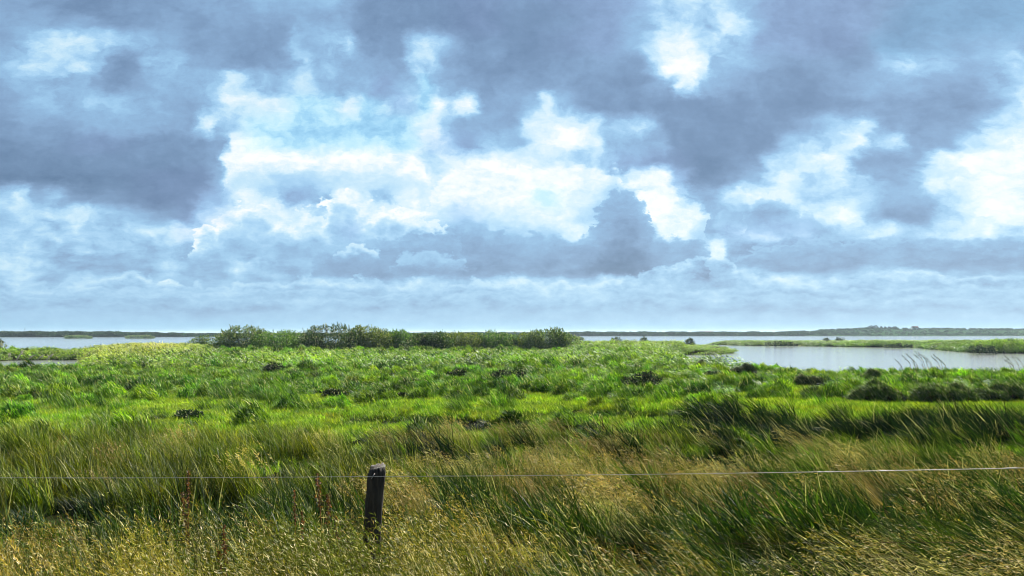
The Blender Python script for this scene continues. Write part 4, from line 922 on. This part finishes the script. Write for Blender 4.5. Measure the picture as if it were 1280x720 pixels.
# bleached dead branches on the bank of the little pond
for i, (px, py, hp, wp) in enumerate([(13, 449.5, 9, 5), (27, 449.5, 12, 9), (41, 449.3, 6, 10), (53, 449.2, 6, 9), (64, 449.2, 7, 8), (72, 449, 4, 6), (88, 449.2, 7, 16)]):
    r = np.random.default_rng(i + 500); x_, y_ = base_pt(px, py, .12); s = y_ / F0
    lb = ['upright bleached stump furthest left on the pond bank', 'tallest forked bleached branch on the pond bank', 'slanting bleached branch third from the left on the pond bank',
          'arched bleached branch in the middle of the pond bank', 'bleached branch with a hooked top right of the arched one', 'smallest bleached twig on the pond bank', 'long bleached branch lying furthest right on the pond bank'][i]
    e = link('dead_branch', None); e.location = (x_, y_, .1); tag(e, lb, 'dead branch', 'bleached branches on the pond bank')
    g = Geo(); g.tube([(-wp * s * .5, 0, -.1), (-wp * s * .1, .05, hp * s * .45), (wp * s * .2, 0, hp * s * .8), (wp * s * .5, 0, hp * s)], [.13, .11, .08, .04], 7)
    link('limb', g.mesh('limb', M_dead, True), e)
    g = Geo()
    for k in range(3): g.tube([(r.uniform(-.1, .3) * wp * s, 0, hp * s * .5), (r.uniform(-.5, .5) * wp * s, r.uniform(-.3, .3), hp * s * r.uniform(.6, 1.05))], [.06, .03], 5)
    link('twigs', g.mesh('twigs', M_dead), e)

# docks with rust seed heads beside the wire
def dock(px, py_top, y, h, label, seed, wide=1.0):
    r = np.random.default_rng(seed + 700); x = (px - 640) / F0 * y; z = float(ground_z(np.array([x]), np.array([y]))[0])
    top = EYE - (py_top - HZ) / F0 * y; h = top - z
    e = link('dock_plant', None); e.location = (x, y, z); tag(e, label, 'dock plant', 'rust coloured dock plants')
    g = Geo(); gp = Geo(); gl = Geo()
    for k in range(3 if wide > 1 else 2):
        a = r.normal(0, .05); H = h * (1 - .16 * k); bx = r.normal(0, .03)
        pts = np.array([(bx, 0, 0), (bx + a * .5, 0, H * .5), (bx + a - .03, 0, H)]); g.tube(pts, [.006, .005, .003], 5)
        m = int(150 * wide); t = r.uniform(.72, 1, m)
        PP = np.stack([np.interp(t, [0, .5, 1], pts[:, i]) for i in range(3)], 1)
        an = r.uniform(0, 2 * PI, m); rd = r.uniform(.1, 1, m) * .045 * wide * (1.25 - t); PP += np.stack([np.cos(an) * rd, np.sin(an) * rd, rd * .8], 1)
        gp.leaves(PP, r.normal(0, .6, (m, 3)) + np.array([0, 0, .5]), r.uniform(.010, .018, m), r.uniform(.008, .014, m), r.random(m))
    m = 9; gl.blades(np.zeros((m, 3)), r.uniform(.15, .32, m), r.uniform(.03, .05, m), r.uniform(0, 6.28, m), r.uniform(.2, .8, m), r.uniform(.4, 1.2, m), r.random(m) * .6, 4)
    link('stem', g.mesh('stem', M_dockstem), e); link('seed_head', gp.mesh('seed_head', M_dock), e)
    link('leaves', gl.mesh('leaves', foliage_mat('dock_leaves', False, (.10, .13, .03), hi_amt=1.2)), e)
dock(243, 586, 6.4, .8, 'rust coloured dock plant crossing the wire far left of the post', 1, 1.2)
dock(415, 592, 6.6, .8, 'small red dock head below the wire just left of the post', 2, 1.5)
dock(373, 612, 6.3, .8, 'brownish dock plant behind the left wire, duller than its red neighbour', 3)
dock(298, 655, 4.7, .6, 'dark brown withered dock low down between post and left edge', 4)

# ------------------------------------------------------------------ far shore details
def far_tree(px, dy0, hgt, rad, label, seed):
    r = np.random.default_rng(seed + 900); u_ = (px - 640) / F0; y_ = float(shore_y(u_)) + 150; x_ = u_ * y_
    z_ = -0.3 + 1.1 + float(crest(u_)) - 2.6
    e = link('tree', None); e.location = (x_, y_, z_); tag(e, label, 'tree', 'trees on the far rise')
    st = Geo(); st.tube([(0, 0, -.5), (.1, 0, hgt * .45), (0, 0, hgt * .8)], [.3, .2, .08], 6); link('trunk', st.mesh('trunk', M_bark), e)
    g = Geo(); n = 700; d = r.normal(size=(n, 3)); d /= np.linalg.norm(d, axis=1, keepdims=True)
    P_ = d * (r.uniform(.4, 1, n)[:, None] ** .5) * np.array([rad * 1.25, rad, hgt * .45]) * (1 + .2 * np.sin(d[:, :1] * 6 + seed)) + np.array([0, 0, hgt * .55])
    g.leaves(P_, d + r.normal(0, .5, (n, 3)), r.uniform(.6, 1.1, n), r.uniform(.4, .7, n), r.random(n))
    link('crown', g.mesh('crown', foliage_mat('far_tree_leaves', False, (.035, .07, .035), gloss=.02, trans=.15, hi_amt=1.2)), e)
for i, (px, h_, r_, lb) in enumerate([(1088, 7.0, 3.2, 'broad tree at the left end of the clump on the far rise'), (1094, 7.6, 3.4, 'tallest broad tree in the clump on the far rise'),
    (1101, 5.8, 1.5, 'narrow tree next to the clump on the far rise'), (1106, 5.5, 1.4, 'slim tree second after the clump on the far rise'),
    (1111, 5.6, 1.5, 'slim tree third after the clump on the far rise'), (1118, 6.2, 2.6, 'rounded tree at the right end of the row on the far rise')]):
    far_tree(px, 0, h_, r_, lb, i)
M_wall = plain('limewash', (.72, .72, .70), (.8, .8, .78), .5, .9, 0); M_roof = plain('roof_tiles', (.16, .07, .05), (.22, .10, .07), 1.5)
M_glass, n = mat('dark_window'); p = n.new('ShaderNodeBsdfPrincipled'); p.inputs['Base Color'].default_value = (.03, .04, .05, 1); p.inputs['Roughness'].default_value = .1; finish(n, p.outputs[0])
def house(px, back, L, wd, wh, rh, label):
    u_ = (px - 640) / F0; y_ = float(shore_y(u_)) + back; x_ = u_ * y_
    z_ = -0.3 + 1.1 + float(crest(u_)) * float(sstep(np.array(back * 1.0), 20, 170)) + .4
    e = link('farmhouse', None); e.location = (x_, y_, z_); tag(e, label, 'house', 'white farm buildings on the far shore')
    g = Geo(); g.box(-L / 2, L / 2, -wd / 2, wd / 2, -3.5, wh); g.add([(-L / 2, -wd / 2, wh), (-L / 2, wd / 2, wh), (-L / 2, 0, wh + rh), (L / 2, -wd / 2, wh), (L / 2, wd / 2, wh), (L / 2, 0, wh + rh)], None, [(0, 2, 1), (3, 4, 5)])
    link('wall', g.mesh('wall', M_wall), e)
    g = Geo(); o_ = .4
    for sgn in (-1, 1):
        g.add([(-L / 2 - o_, sgn * (wd / 2 + o_), wh - .15), (L / 2 + o_, sgn * (wd / 2 + o_), wh - .15), (L / 2 + o_, 0, wh + rh + .05), (-L / 2 - o_, 0, wh + rh + .05),
               (-L / 2 - o_, sgn * (wd / 2 + o_), wh + .05), (L / 2 + o_, sgn * (wd / 2 + o_), wh + .05), (L / 2 + o_, 0, wh + rh + .25), (-L / 2 - o_, 0, wh + rh + .25)],
              [(0, 1, 2, 3), (4, 5, 6, 7), (0, 1, 5, 4), (1, 2, 6, 5), (3, 0, 4, 7)])
    link('roof', g.mesh('roof', M_roof), e)
    for k in range(4):
        g = Geo(); xx = -L / 2 + L * (k + .5) / 4; g.box(xx - .6, xx + .6, -wd / 2 - .06, -wd / 2 + .02, wh * .35, wh * .75); link('window', g.mesh('window', M_glass), e)
house(883, 95, 20, 8, 2.6, 1.6, 'long white farmhouse on the far shore beyond the point')
house(1143, 150, 9, 7, 2.4, 1.8, 'small white house on the crest right of the far trees')
# slender mast beyond the left shore
e = link('radio_mast', None); u_ = (32 - 640) / F0; e.location = (u_ * 1250, 1250, .5); tag(e, 'thin lattice mast rising above the far left shore', 'mast')
g = Geo()
for sx_, sy_ in ((-1, -1), (1, -1), (0, 1)): g.tube([(sx_ * .5, sy_ * .5, 0), (sx_ * .22, sy_ * .22, 10.5)], .10, 5)
for k in range(7):
    z1, z2 = 1.5 * k, 1.5 * k + 1.5; a_, b_ = .5 - .028 * z1, .5 - .028 * z2
    g.tube([(-a_, -a_, z1), (b_, -b_, z2)], .06, 4); g.tube([(a_, -a_, z1), (0, b_, z2)], .06, 4); g.tube([(0, a_, z1), (-b_, -b_, z2)], .06, 4)
link('lattice', g.mesh('lattice', M_bark), e)
g = Geo(); g.tube([(0, 0, 10.3), (0, 0, 13.2)], .08, 5); g.tube([(-.9, 0, 11.2), (.9, 0, 11.2)], .06, 4); g.tube([(-.6, 0, 12.0), (.6, 0, 12.0)], .06, 4)
link('aerial', g.mesh('aerial', M_bark), e)

# ------------------------------------------------------------------ humid air over the lake
HAZE = 1.0e-4
if HAZE > 0:
    g = Geo(); g.box(-16000, 16000, -60, 22000, -1.6, 24.0)
    m, n = mat('haze_air'); v = n.new('ShaderNodeVolumePrincipled'); v.inputs['Color'].default_value = (.66, .86, 1.0, 1); v.inputs['Density'].default_value = HAZE
    v.inputs['Anisotropy'].default_value = .3
    o_ = n.new('ShaderNodeOutputMaterial'); n.l.new(v.outputs[0], o_.inputs['Volume'])
    me = mesh_from('haze', np.vstack(g.V), [np.vstack(g.Q)], m)
    hz = link('haze', me); tag(hz, 'thin blue haze over the lake and marsh', 'haze', kind='stuff')
